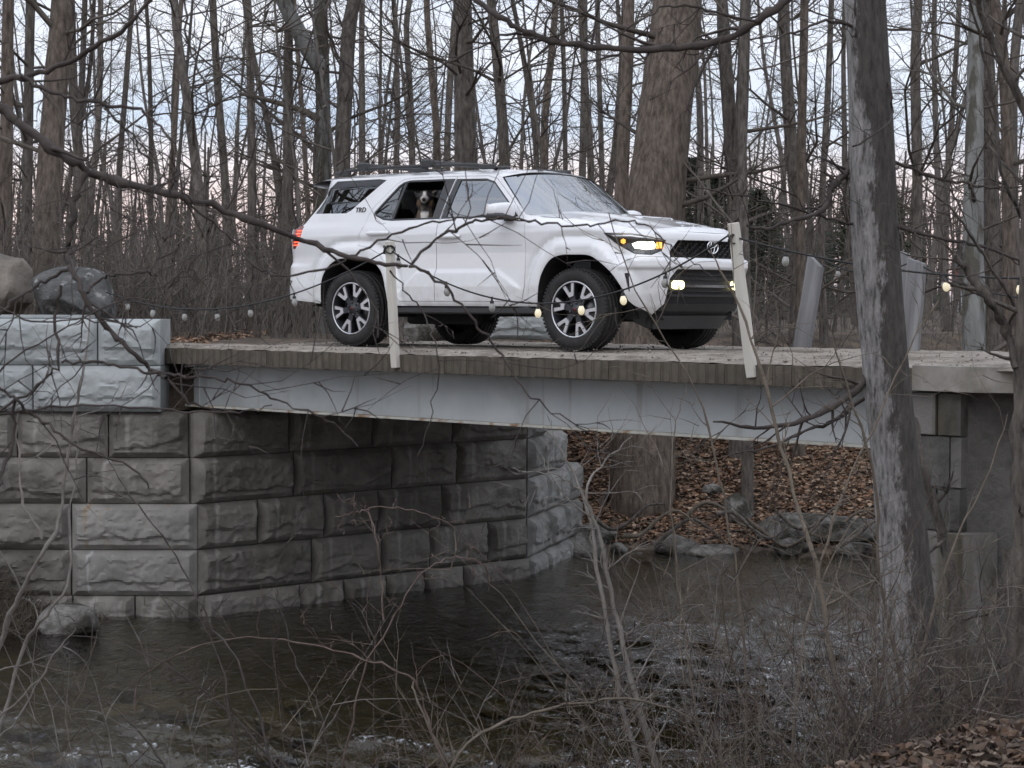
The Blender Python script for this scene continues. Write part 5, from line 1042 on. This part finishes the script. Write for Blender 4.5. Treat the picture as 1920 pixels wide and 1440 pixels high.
me, PP, RR = trunk_mesh('trunk', [p - b0 for p in P], [w * s for w in (124, 114, 102, 94, 88, 84, 80, 78, 76, 70, 50)], 40, 3, 1.15)
n = len(me.vertices); co = np.empty(n * 3, np.float32); me.vertices.foreach_get('co', co); co = co.reshape(-1, 3); axp = np.repeat(PP, 40, 0); rd = co - axp; rd /= np.linalg.norm(rd, axis=1, keepdims=True)
li = np.clip(.70 - .95 * rd[:, 0] - .15 - .25 * np.maximum(rd[:, 1], 0) + .0 * rd[:, 1] - .55 * sstep(3.4, 4.0, co[:, 2]) * (1 - .0), 0, 1); a_ = me.attributes.new('lichen', 'FLOAT', 'POINT'); a_.data.foreach_set('value', li.astype(np.float32)); M['lichen'] = lichen_bark(); link('trunk', me, M['lichen'], ft)
frng = random.Random(55)
def stem(tb, pts, D0, D1, r0, r1, twigs=0, n=None, tl=.35, sides=5, rng=frng, tw=.45):
    """branch traced through photo points, running from depth D0 to D1; radii in photo pixels"""
    D = np.linspace(D0, D1, len(pts)); W_ = np.array([at(u, v, d + rng.gauss(0, .04)) for (u, v), d in zip(pts, D)]); n = n or max(6, len(pts) * 4); C_ = catmull(W_, n); C_ += np.array([[rng.gauss(0, .0045) for _ in range(3)] for _ in range(n)])
    Dm = np.linspace(D0, D1, n); R = np.linspace(r0, r1, n) * Dm / FPX * np.array([1 + .16 * rng.gauss(0, 1) * (rng.random() < .6) for _ in range(n)]).clip(.75, 1.5); tb.add(C_, R, sides)
    for k in range(twigs):
        i = rng.randint(1, n - 2); t = unit(C_[i + 1] - C_[i]); s = unit(np.cross(t, [rng.gauss(0, .4), 1.0, rng.gauss(0, .4)])) * rng.choice((-1, 1)); a = rng.uniform(.5, 1.2)
        limb(tb, C_[i], t * math.cos(a) + s * math.sin(a), tl * rng.uniform(.4, 1.5), max(R[i] * tw, .0016), 1, rng, [None, (6, 4, .20, .02, (1, 4), .5, .6), (4, 3, .2, 0, 0, 0, 0)])
    return C_
def part(root, name, m, *a, **k):
    tb = Tubes(); stem(tb, *a, **k); o = link(name, tb.build(name), m, root); o.location = -Vector(root.location); return o
br_m = M['twig_dark']
part(ft, 'branch', br_m, [(1600, 305), (1582, 330), (1560, 352), (1548, 385), (1520, 405), (1480, 415), (1440, 428), (1400, 425)], 11.53, 11.0, 8, 2.5, twigs=9)
part(ft, 'branch', br_m, [(1640, 690), (1600, 735), (1545, 772), (1480, 795), (1410, 802), (1340, 790)], 11.53, 10.8, 9, 2, twigs=10)
part(ft, 'branch', br_m, [(1625, 745), (1560, 790), (1500, 812), (1440, 840), (1380, 850)], 11.53, 10.9, 5, 1.5, twigs=6)
part(ft, 'branch', br_m, [(1665, 300), (1740, 330), (1800, 340), (1860, 352), (1930, 350)], 11.53, 11.2, 4, 2, twigs=9)
part(ft, 'branch', br_m, [(1650, 105), (1670, 170), (1672, 215), (1650, 245), (1600, 275)], 11.53, 11.1, 3, 2, twigs=3)
part(ft, 'branch', br_m, [(1672, 420), (1735, 440), (1800, 452), (1870, 470), (1935, 500)], 11.53, 11.0, 5, 2.5, twigs=8)
part(ft, 'branch', br_m, [(1605, 420), (1540, 405), (1470, 385), (1400, 370), (1300, 350)], 11.53, 10.8, 3, 1.2, twigs=10)
part(ft, 'branch', br_m, [(1630, 60), (1560, 40), (1490, 60), (1420, 90)], 11.53, 10.9, 4, 1.5, twigs=10)
# ---- gnarled stem leaning on the abutment, right-edge tree
def thing_stems(name, label, cat, m, stems, base=None, group=None):
    C0 = at(*stems[0][0][0], stems[0][1]); g0 = gz(C0[0], C0[1]); o = empty(name, (C0[0], C0[1], g0)); tag(o, label, cat, group)
    for k, a in enumerate(stems):
        kw = a[5] if len(a) > 5 else {}; part(o, 'stem' if cat != 'tree' else ('trunk' if k == 0 else 'branch'), m, *a[:5], **kw)
    return o
thing_stems('gnarled_stem', 'thick gnarled stem leaning against the concrete abutment', 'stem', M['bark'], [([(1800, 1330), (1797, 1180), (1785, 1080), (1770, 1010), (1748, 935), (1730, 860), (1716, 805), (1700, 768)], 12.3, 12.6, 13, 9, dict(twigs=3)), ([(1770, 1010), (1725, 1060), (1700, 1160), (1690, 1330)], 12.3, 12.1, 4, 4, dict(twigs=3))])
thing_stems('tree', 'rough young tree with a broken-off limb beside the approach slab', 'tree', M['bark'], [([(1905, 1420), (1908, 1200), (1912, 1000), (1908, 800), (1915, 600), (1925, 400), (1932, 150), (1920, -60)], 10.6, 10.6, 17, 8, dict(twigs=12, sides=8)), ([(1906, 690), (1880, 610), (1850, 560), (1822, 515), (1790, 482)], 10.6, 10.4, 9, 7, dict(twigs=4, sides=7)), ([(1930, 220), (1880, 120), (1850, 50), (1830, -20)], 10.6, 10.4, 9, 6, dict(twigs=6)), ([(1915, 600), (1860, 500), (1790, 400), (1720, 340)], 10.6, 10.2, 4, 1.5, dict(twigs=9)), ([(1925, 420), (1880, 330), (1866, 200), (1838, 80), (1815, -20)], 10.6, 10.3, 4, 2.5, dict(twigs=8))])
thing_stems('stump', 'mossy broken stump leaning by the foot of the young tree', 'stump', M['bark'], [([(1912, 1345), (1905, 1230), (1898, 1120), (1890, 1030)], 11.2, 11.3, 17, 14, dict(twigs=0, sides=8))])
# ---- overhanging limbs of the tree out of frame on the left and above
lt = empty('tree', (-2.9, 7.2, gz(-2.9, 7.2) - .1)); tag(lt, 'tree whose dark limbs reach across in front of the block wall and car', 'tree')
b = np.array(lt.location); me, PP, RR = trunk_mesh('trunk', [np.array([-2.9, 7.2, b[2]]) - b, np.array([-2.85, 7.2, .2]) - b, np.array([-2.75, 7.15, 1.3]) - b, np.array([-2.8, 7.3, 3.2]) - b, np.array([-2.6, 7.4, 6]) - b], [.16, .15, .13, .10, .05], 12, 5); link('trunk', me, M['bark'], lt)
LB = [([(-560, 60), (-300, 100), (-120, 150), (0, 205), (60, 250), (130, 300), (170, 325), (240, 345), (330, 364), (420, 390), (500, 425), (580, 455), (650, 481), (710, 496), (765, 497)], 7.1, 6.7, 14, 4.2, dict(twigs=6, sides=8)),
      ([(765, 497), (822, 446), (868, 424), (899, 413), (960, 409), (1020, 417), (1080, 425), (1135, 421), (1180, 413), (1210, 424), (1255, 458), (1300, 492), (1345, 525)], 6.7, 6.4, 4.0, 1.2, dict(twigs=9)),
      ([(655, 482), (700, 455), (765, 432), (830, 412), (880, 408), (940, 410), (1000, 413)], 6.75, 6.6, 3.4, 1.5, dict(twigs=6)),
      ([(762, 498), (822, 523), (862, 569), (899, 614), (930, 655), (960, 700), (1000, 745), (1055, 783), (1115, 812)], 6.7, 6.6, 4.0, 1.3, dict(twigs=5)),
      ([(731, 503), (762, 546), (793, 589), (812, 634), (822, 677), (812, 760), (785, 855)], 6.7, 6.7, 2.4, 1.0, dict(twigs=3)),
      ([(361, 388), (419, 433), (469, 491), (524, 516), (600, 506), (655, 482)], 6.9, 6.75, 3.0, 2.4, dict(twigs=5)),
      ([(-300, 250), (-120, 180), (0, 155), (45, 143), (110, 126), (175, 90), (240, 45), (285, -10), (320, -60)], 6.9, 6.3, 9, 4, dict(twigs=7, sides=6)),
      ([(40, 145), (95, 172), (150, 187), (200, 198), (255, 203), (290, 230), (330, 268)], 6.6, 6.4, 5.5, 3, dict(twigs=6)),
      ([(200, 200), (240, 250), (290, 310), (330, 350), (370, 385), (440, 410)], 6.5, 6.4, 3, 1.5, dict(twigs=6)),
      ([(322, 262), (326, 320), (322, 380), (318, 430)], 6.4, 6.4, 3.2, 1.2, dict(twigs=2)),
      ([(160, 325), (143, 370), (132, 430), (130, 480), (137, 512), (160, 560), (200, 610), (245, 660), (290, 695), (312, 706)], 6.8, 6.5, 9, 4.5, dict(twigs=5, sides=6)),
      ([(128, 505), (80, 532), (45, 548), (0, 585), (-40, 620)], 6.7, 6.6, 4.5, 3.5, dict(twigs=3)),
      ([(158, 548), (180, 528), (215, 516), (270, 513), (292, 516)], 6.6, 6.5, 4, 2.2, dict(twigs=2)),
      ([(300, 700), (340, 703), (400, 708), (460, 722), (520, 750), (580, 772), (630, 800), (672, 836)], 6.5, 6.3, 4, 1.5, dict(twigs=5)),
      ([(308, 705), (350, 748), (395, 768), (450, 772), (510, 760)], 6.5, 6.4, 3.4, 1.4, dict(twigs=5)),
      ([(308, 705), (240, 690), (175, 680), (112, 676)], 6.5, 6.5, 3.5, 3.5, dict(twigs=2)),
      ([(115, 540), (104, 600), (110, 672), (92, 705), (40, 745), (-30, 790)], 6.6, 6.5, 4.2, 3.2, dict(twigs=3)),
      ([(-40, 700), (0, 728), (35, 752), (65, 782), (110, 812), (160, 842), (240, 872), (285, 915)], 6.5, 6.4, 5, 2, dict(twigs=4)),
      ([(28, 750), (25, 820), (10, 880), (-10, 920)], 6.4, 6.4, 4.5, 4, dict(twigs=1)),
      ([(345, -40), (350, 60), (372, 130), (392, 190), (378, 250), (360, 320), (315, 420)], 6.3, 6.3, 3.2, 1.2, dict(twigs=5)),
      ([(-30, 560), (60, 600), (160, 598), (260, 612)], 6.5, 6.4, 2.8, 1.5, dict(twigs=3)),
      ([(-40, 780), (60, 767), (200, 760), (330, 770), (440, 775)], 6.4, 6.4, 3.4, 2.0, dict(twigs=3)),
      ([(-30, 720), (60, 650), (150, 600), (240, 560), (330, 525), (380, 470)], 6.2, 6.2, 2.6, 1.2, dict(twigs=4))]
for a in LB: part(lt, 'branch', br_m, a[0], a[1], a[2], a[3] * .78, a[4] * .85, **a[5])
P_ = np.array([[-2.78, 7.15, 1.35], at(-560, 60, 7.1)]); t = Tubes(); t.add(P_, [.05, .027], 6); o = link('branch', t.build('branch'), br_m, lt); o.location = -Vector(lt.location)
P_ = np.array([[-2.85, 7.2, .75], at(-300, 250, 6.9)]); t = Tubes(); t.add(P_, [.03, .018], 6); o = link('branch', t.build('branch'), br_m, lt); o.location = -Vector(lt.location)
for (u, v, D) in ((-40, 620, 6.6), (-30, 790, 6.5), (-40, 700, 6.5), (-10, 920, 6.4), (-30, 560, 6.5), (-40, 780, 6.4), (-30, 720, 6.2)):
    q = at(u, v, D); P_ = catmull(np.array([q, q + [-.5, .2, -.02], [-2.85, 7.15, q[2] - .15]]), 8); t = Tubes(); t.add(P_, np.linspace(.007, .016, 8), 5); o = link('branch', t.build('branch'), br_m, lt); o.location = -Vector(lt.location)
rt = empty('tree', (3.6, 8.6, gz(3.6, 8.6) - .1)); tag(rt, 'tree whose long limb sweeps across above the car', 'tree'); b = np.array(rt.location)
me, PP, RR = trunk_mesh('trunk', [np.array(p) - b for p in ((3.6, 8.6, b[2]), (3.55, 8.6, .4), (3.4, 8.55, 1.6), (3.3, 8.5, 3.6), (3.4, 8.5, 6))], [.15, .14, .12, .10, .04], 12, 8); link('trunk', me, M['bark'], rt)
for a in [([(1950, -480), (1750, -330), (1600, -160), (1510, -40), (1468, 5), (1420, 42), (1360, 72), (1280, 90), (1180, 92), (1090, 86), (1030, 76), (980, 55), (930, 28), (885, -5), (840, -30)], 8.5, 8.6, 9, 4.5, dict(twigs=14, sides=7)), ([(1030, 76), (960, 62), (890, 92), (840, 120), (800, 128), (750, 118), (700, 80), (675, 30)], 8.6, 8.5, 2.6, 1.2, dict(twigs=8)), ([(1180, 92), (1120, 110), (1050, 128), (960, 132)], 8.6, 8.5, 2.2, 1, dict(twigs=6)), ([(1420, 42), (1330, 20), (1260, 10), (1200, 40), (1140, 75)], 8.5, 8.4, 3, 1.2, dict(twigs=8)), ([(640, -40), (612, 20), (622, 80), (650, 140), (672, 200), (660, 260), (640, 330)], 8.3, 8.3, 3.2, 1.2, dict(twigs=6))]: part(rt, 'branch', br_m, *a[:5], **a[5])
for a_, b_ in (((3.4, 8.55, 1.6), at(1950, -480, 8.5)),): t = Tubes(); t.add(np.array([a_, b_]), [.04, .022], 6); o = link('branch', t.build('branch'), br_m, rt); o.location = -Vector(rt.location)
t = Tubes(); t.add(catmull(np.array([at(640, -40, 8.3), [-.1, 8.4, 2.3], [1.4, 8.5, 2.9], [3.3, 8.5, 3.4]]), 14), np.linspace(.007, .03, 14), 5); o = link('branch', t.build('branch'), br_m, rt); o.location = -Vector(rt.location)
# ================================================================== near-bank saplings, canes, shrubs
tw = lambda n, **k: dict(twigs=n, **k)
thing_stems('sapling', 'pair of slim pale sapling stems leaning over the stream', 'sapling', M['twig_pale'], [([(1205, 1470), (1160, 1290), (1130, 1130), (1108, 990), (1088, 915), (1058, 855), (1020, 800)], 10.2, 10.6, 5.5, 1.2, tw(16, tl=.3)), ([(1245, 1470), (1192, 1310), (1152, 1140), (1122, 1000), (1098, 925), (1130, 870), (1185, 820)], 10.2, 10.5, 6.5, 1.2, tw(16, tl=.3)), ([(1098, 925), (1040, 890), (960, 880)], 10.5, 10.5, 1.6, .8, tw(3))])
thing_stems('sapling', 'forked pale grey sapling at the left bank before the wall', 'sapling', M['twig_pale'], [([(-25, 1290), (5, 1185), (40, 1110), (72, 1050), (108, 985), (122, 900), (135, 800), (155, 690), (170, 590)], 9.0, 9.2, 5.5, 2, tw(4)), ([(-20, 1420), (20, 1300), (45, 1210), (90, 1150), (128, 1085), (130, 960), (145, 870), (152, 780)], 9.0, 9.2, 4.5, 1.5, tw(3)), ([(80, 1010), (40, 930), (35, 830), (30, 770)], 9.1, 9.2, 3, 1.5, tw(2)), ([(-30, 1370), (60, 1290), (110, 1220), (142, 1175)], 8.9, 8.9, 2.5, 1.2, tw(1)), ([(-20, 1400), (30, 1350), (60, 1300), (80, 1268)], 8.8, 8.8, 2, 1, tw(1))])
thing_stems('bramble', 'red-brown bramble canes arching over the dark water', 'bramble', M['twig_red'], [([(632, 1470), (660, 1340), (690, 1240), (740, 1150), (790, 1080), (835, 1050), (875, 1045), (910, 1062), (918, 1110)], 9.6, 10.2, 2.2, 1.0, tw(12, tl=.12)), ([(718, 1165), (714, 1080), (706, 1010), (692, 955), (740, 952), (800, 962), (850, 990), (900, 1040), (960, 1092)], 9.9, 10.4, 1.9, .8, tw(12, tl=.1)), ([(692, 955), (660, 962), (630, 970)], 10.3, 10.3, 1.6, .9, tw(8, tl=.1)), ([(850, 1470), (800, 1340), (772, 1272), (700, 1240), (640, 1222), (560, 1205), (470, 1195), (380, 1210), (330, 1230), (262, 1275), (250, 1340)], 9.5, 9.8, 2.4, 1.0, tw(14, tl=.2))])
thing_stems('bramble', 'thin dark bramble canes crossing the shallow riffle', 'bramble', M['twig_dark'], [([(520, 1470), (480, 1330), (440, 1230), (400, 1180), (375, 1130), (330, 1045), (270, 960), (215, 890), (195, 830)], 9.2, 9.8, 2.6, 1.0, tw(6)), ([(545, 1470), (490, 1400), (400, 1310), (300, 1240), (200, 1200), (90, 1190)], 9.2, 9.5, 2.4, .9, tw(9, tl=.12)), ([(455, 1470), (430, 1330), (405, 1220), (360, 1150), (290, 1110)], 9.2, 9.5, 2.4, .9, tw(8, tl=.15)), ([(330, 1470), (270, 1380), (200, 1320), (140, 1285)], 9.0, 9.2, 2.2, .9, tw(6, tl=.15)), ([(620, 1470), (600, 1330), (560, 1260), (530, 1160), (520, 1100)], 9.4, 9.7, 2, .8, tw(8, tl=.12))])
thing_stems('fallen_branch', 'knotty twisted branch lying across the shrubs over the water', 'branch', M['twig_tan'], [([(830, 1470), (880, 1390), (960, 1350), (1050, 1325), (1130, 1312), (1230, 1318), (1300, 1350)], 9.6, 9.9, 3.6, 2, tw(16, tl=.2)), ([(840, 1430), (790, 1330), (772, 1275)], 9.6, 9.8, 3, 2, tw(3))])
thing_stems('shrub', 'tall thin whips standing before the far bank', 'shrub', M['twig_tan'], [([(1330, 1480), (1300, 1300), (1275, 1120), (1260, 960), (1265, 820), (1280, 740)], 10.6, 11, 2.4, .8, tw(8)), ([(1620, 1480), (1560, 1240), (1530, 1060), (1470, 860), (1430, 700), (1380, 560), (1330, 470)], 10.5, 10.8, 6, 1.5, tw(16, tl=.45)), ([(1480, 1480), (1500, 1250), (1540, 1050), (1590, 900), (1640, 800), (1700, 660), (1760, 560)], 10.6, 10.9, 3.5, 1.2, tw(14, tl=.4)), ([(1700, 1480), (1690, 1280), (1650, 1080), (1640, 900), (1600, 760), (1560, 640)], 10.4, 10.6, 5, 1.5, tw(12, tl=.4)), ([(1660, 1480), (1720, 1250), (1790, 1020), (1850, 900), (1890, 780)], 10.4, 10.6, 3.2, 1.0, tw(12, tl=.4)), ([(1400, 1480), (1395, 1200), (1370, 1000), (1340, 850), (1290, 700), (1200, 560), (1140, 400)], 10.5, 10.8, 3, 1.0, tw(14, tl=.4))])
SHM = ['twig_tan', 'twig_red', 'twig_pale', 'twig_dark', 'twig_tan', 'twig_red']
SLAB = {'twig_tan': 'tan-stemmed leafless shrub in the thicket on the near bank', 'twig_red': 'red-brown leafless shrub in the thicket on the near bank', 'twig_pale': 'pale grey leafless shrub in the thicket on the near bank', 'twig_dark': 'dark-stemmed leafless shrub in the thicket on the near bank'}
SPS = [(8, 4, .10, -.03, (3, 6), .34, .55), (5, 3, .16, .0, (0, 2), .5, .7), (4, 3, .2, 0, 0, 0, 0)]
shr = random.Random(64)
spots = [(u, shr.uniform(9.0, 11.2), 1.0) for u in (60, 230, 400, 560, 680, 780, 860, 940, 1020, 1090, 1160, 1230)] + [(u, shr.uniform(9.4, 12.4), 1.25) for u in (1280, 1330, 1380, 1430, 1470, 1510, 1550, 1590, 1630, 1670, 1710, 1750, 1790, 1830, 1880, 1500, 1600, 1690, 1780, 1850, 1420, 1560, 1640)]
for k, (u, D, s) in enumerate(spots):
    x = (u - 960) / FPX * D
    while inpoly(np.array([[x, D]]), WPOLY)[0] and D > 8: D -= .25; x = (u - 960) / FPX * D
    mm = SHM[k % 6]; o = empty('shrub', (x, D, gz(x, D) - .05)); tag(o, SLAB[mm], 'shrub', 'leafless shrubs of the near bank thicket'); tb = Tubes()
    for j in range((shr.randint(11, 16) if u > 1250 else shr.randint(7, 11))):
        a = shr.uniform(0, 6.28); d = unit(np.array([math.cos(a) * .55, math.sin(a) * .55, 1.0])); hv = (CAMH + (576 - shr.uniform(1000, 1330)) / FPX * D) - float(o.location.z)
        limb(tb, np.array([shr.gauss(0, .07), shr.gauss(0, .07), 0]), d, max(.35, hv * 1.1) * s * shr.uniform(.55, 1.1), shr.uniform(.0018, .0038), 0, shr, SPS)
    link('stems', tb.build('stems'), M[mm], o)
# ================================================================== leaf litter, dry grass
def litter(name, n, gen, size, seed, gain=1.0):
    rs = np.random.RandomState(seed); pts = gen(rs, n); z = terrain(pts); n = len(pts)
    base = np.array([[-1, 0, 0], [-.35, -.42, 0], [.45, -.36, 0], [1, 0, 0], [.4, .4, 0], [-.4, .36, 0]]); V = np.tile(base, (n, 1, 1)) * rs.uniform(*size, (n, 1, 1)); V[:, [1, 2, 4, 5], 2] += rs.uniform(-.012, .030, (n, 4)); V[:, :, :2] *= rs.uniform(.75, 1.25, (n, 6, 1)); V[:, [0, 3], 2] += rs.uniform(-.01, .03, (n, 2))
    a = rs.uniform(0, 6.28, n); ti = rs.normal(0, .6, n); ca, sa, ct, s_t = np.cos(a)[:, None], np.sin(a)[:, None], np.cos(ti)[:, None], np.sin(ti)[:, None]; y = V[..., 1] * ct - V[..., 2] * s_t; zz = V[..., 1] * s_t + V[..., 2] * ct; x = V[..., 0]
    X = np.stack([x * ca - y * sa + pts[:, :1], x * sa + y * ca + pts[:, 1:], zz + z[:, None] + rs.uniform(.005, .045, (n, 1))], -1).reshape(-1, 3)
    F = (np.arange(n)[:, None, None] * 6 + np.array([[0, 1, 2, 3], [0, 3, 4, 5]])[None]).reshape(-1, 4); me = mesh_arr(name, X, [F], False)
    pal = np.array([[.13, .083, .055], [.19, .13, .09], [.08, .055, .04], [.25, .19, .14], [.16, .095, .058], [.10, .072, .056]]); c = pal[rs.randint(0, 6, n)] * gain * rs.uniform(.7, 1.2, (n, 1)); c = np.repeat(np.hstack([c * (np.array([1.04, .98, .92]) if gain > 1 else 1), np.ones((n, 1))]), 6, 0)
    at_ = me.color_attributes.new('leaf', 'FLOAT_COLOR', 'POINT'); at_.data.foreach_set('color', c.astype(np.float32).ravel()); return me
def leafmat():
    m, t, p = new_mat('dead_leaf'); a = N(t, 'ShaderNodeVertexColor', layer_name='leaf'); L(t, a.outputs[0], p.inputs['Base Color']); p.inputs['Roughness'].default_value = .8; return m
M['leaf'] = leafmat()
def gen_near(rs, n): P = np.stack([rs.uniform(.0, 3.9, n), rs.uniform(5.5, 14.3, n)], -1); return P[~inpoly(P, WPOLY) & (terrain(P) > WATER_Z + .12) & (terrain(P) < -.5)]
def gen_far(rs, n): P = np.stack([rs.uniform(.6, 5.9, n), rs.uniform(25.4, 32, n)], -1); return P[~inpoly(P, WPOLY) & (terrain(P) > WATER_Z + .05)]
def gen_edge(rs, n): P = np.stack([rs.uniform(-9, -3.4, n), rs.uniform(21.6, 30, n)], -1); return P
for nm, n, ge, sz, lab in (('leaf_litter', 60000, gen_near, (.016, .036), 'curled brown leaves carpeting the near bank'), ('leaf_litter', 22000, gen_far, (.03, .065), 'russet leaves covering the far bank under the bridge'), ('leaf_litter', 4000, gen_edge, (.03, .06), 'brown leaves on the ground behind the block wall')):
    tag(link(nm, litter(nm, n, ge, sz, n % 977, .68 if n == 60000 else 1.4), M['leaf']), lab, 'leaves', kind='stuff')
def drygrass():
    rng = random.Random(8); tb = Tubes()
    for k in range(2600):
        x = rng.uniform(-5.9, -3.95); y = rng.uniform(19.2, 20.45); z = gz(x, y); d = unit(np.array([rng.gauss(.1, .5), rng.gauss(-.3, .4), 1.0])); l = rng.uniform(.15, .55) * (1.2 - .5 * (x + 5.7)); l = max(l, .12); P = [np.array([x, y, z - .02])]
        for i in range(3): d = unit(d + np.array([rng.gauss(0, .15), rng.gauss(0, .15), -.28])); P.append(P[-1] + d * l / 3)
        tb.add(P, [.006, .005, .004, .002], 3)
    return tb.build('dry_grass')
tag(link('dry_grass', drygrass(), M['twig_tan']), 'drooping brown dry grass at the foot of the block wall', 'grass', kind='stuff')
# ---- exposed roots and driftwood along the far bank
for k in range(9):
    u = 1110 + k * 58; P_ = [at(u + j * 34, 985 + 26 * math.sin(j * 1.3 + k) + (k % 3) * 16 - 18, 25.75 + .1 * (k % 4)) for j in range(5)]; t = Tubes(); t.add(catmull(np.array(P_), 14), np.linspace(.035, .012, 14), 6); o = link('root', t.build('root'), M['twig_tan'] if k % 2 else M['bark']); tag(o, 'bare root trailing along the foot of the far bank', 'root', 'roots along the far bank')
# ---- house beyond the trees
hx, hy = .2265 * 150, 150.0; hs = empty('house', (hx, hy, gz(hx, hy))); tag(hs, 'small distant white house with red upper wall beyond the trees', 'house')
M['hw'] = plain('white_siding', (.70, .72, .75), .7); M['hr'] = plain('red_siding', (.30, .07, .06), .8)
box_obj('wall', (0, 0, .9), (3.0, 4, 1.8), M['hw'], hs); box_obj('upper_wall', (0, 0, 2.6), (3.6, 4.2, 1.6), M['hr'], hs)
bm = bmesh.new(); vs = [bm.verts.new(c) for c in ((-2, -2.3, 3.4), (2, -2.3, 3.4), (2, 2.3, 3.4), (-2, 2.3, 3.4), (-2, 0, 4.6), (2, 0, 4.6))]; [bm.faces.new([vs[i] for i in f]) for f in ((0, 1, 5, 4), (2, 3, 4, 5), (0, 4, 3), (1, 2, 5), (3, 2, 1, 0))]; bm_obj('roof', bm, plain('grey_shingle', (.1, .1, .1), .9), hs); box_obj('window', (.4, -2.02, .9), (.9, .05, .7), M['trim'], hs)
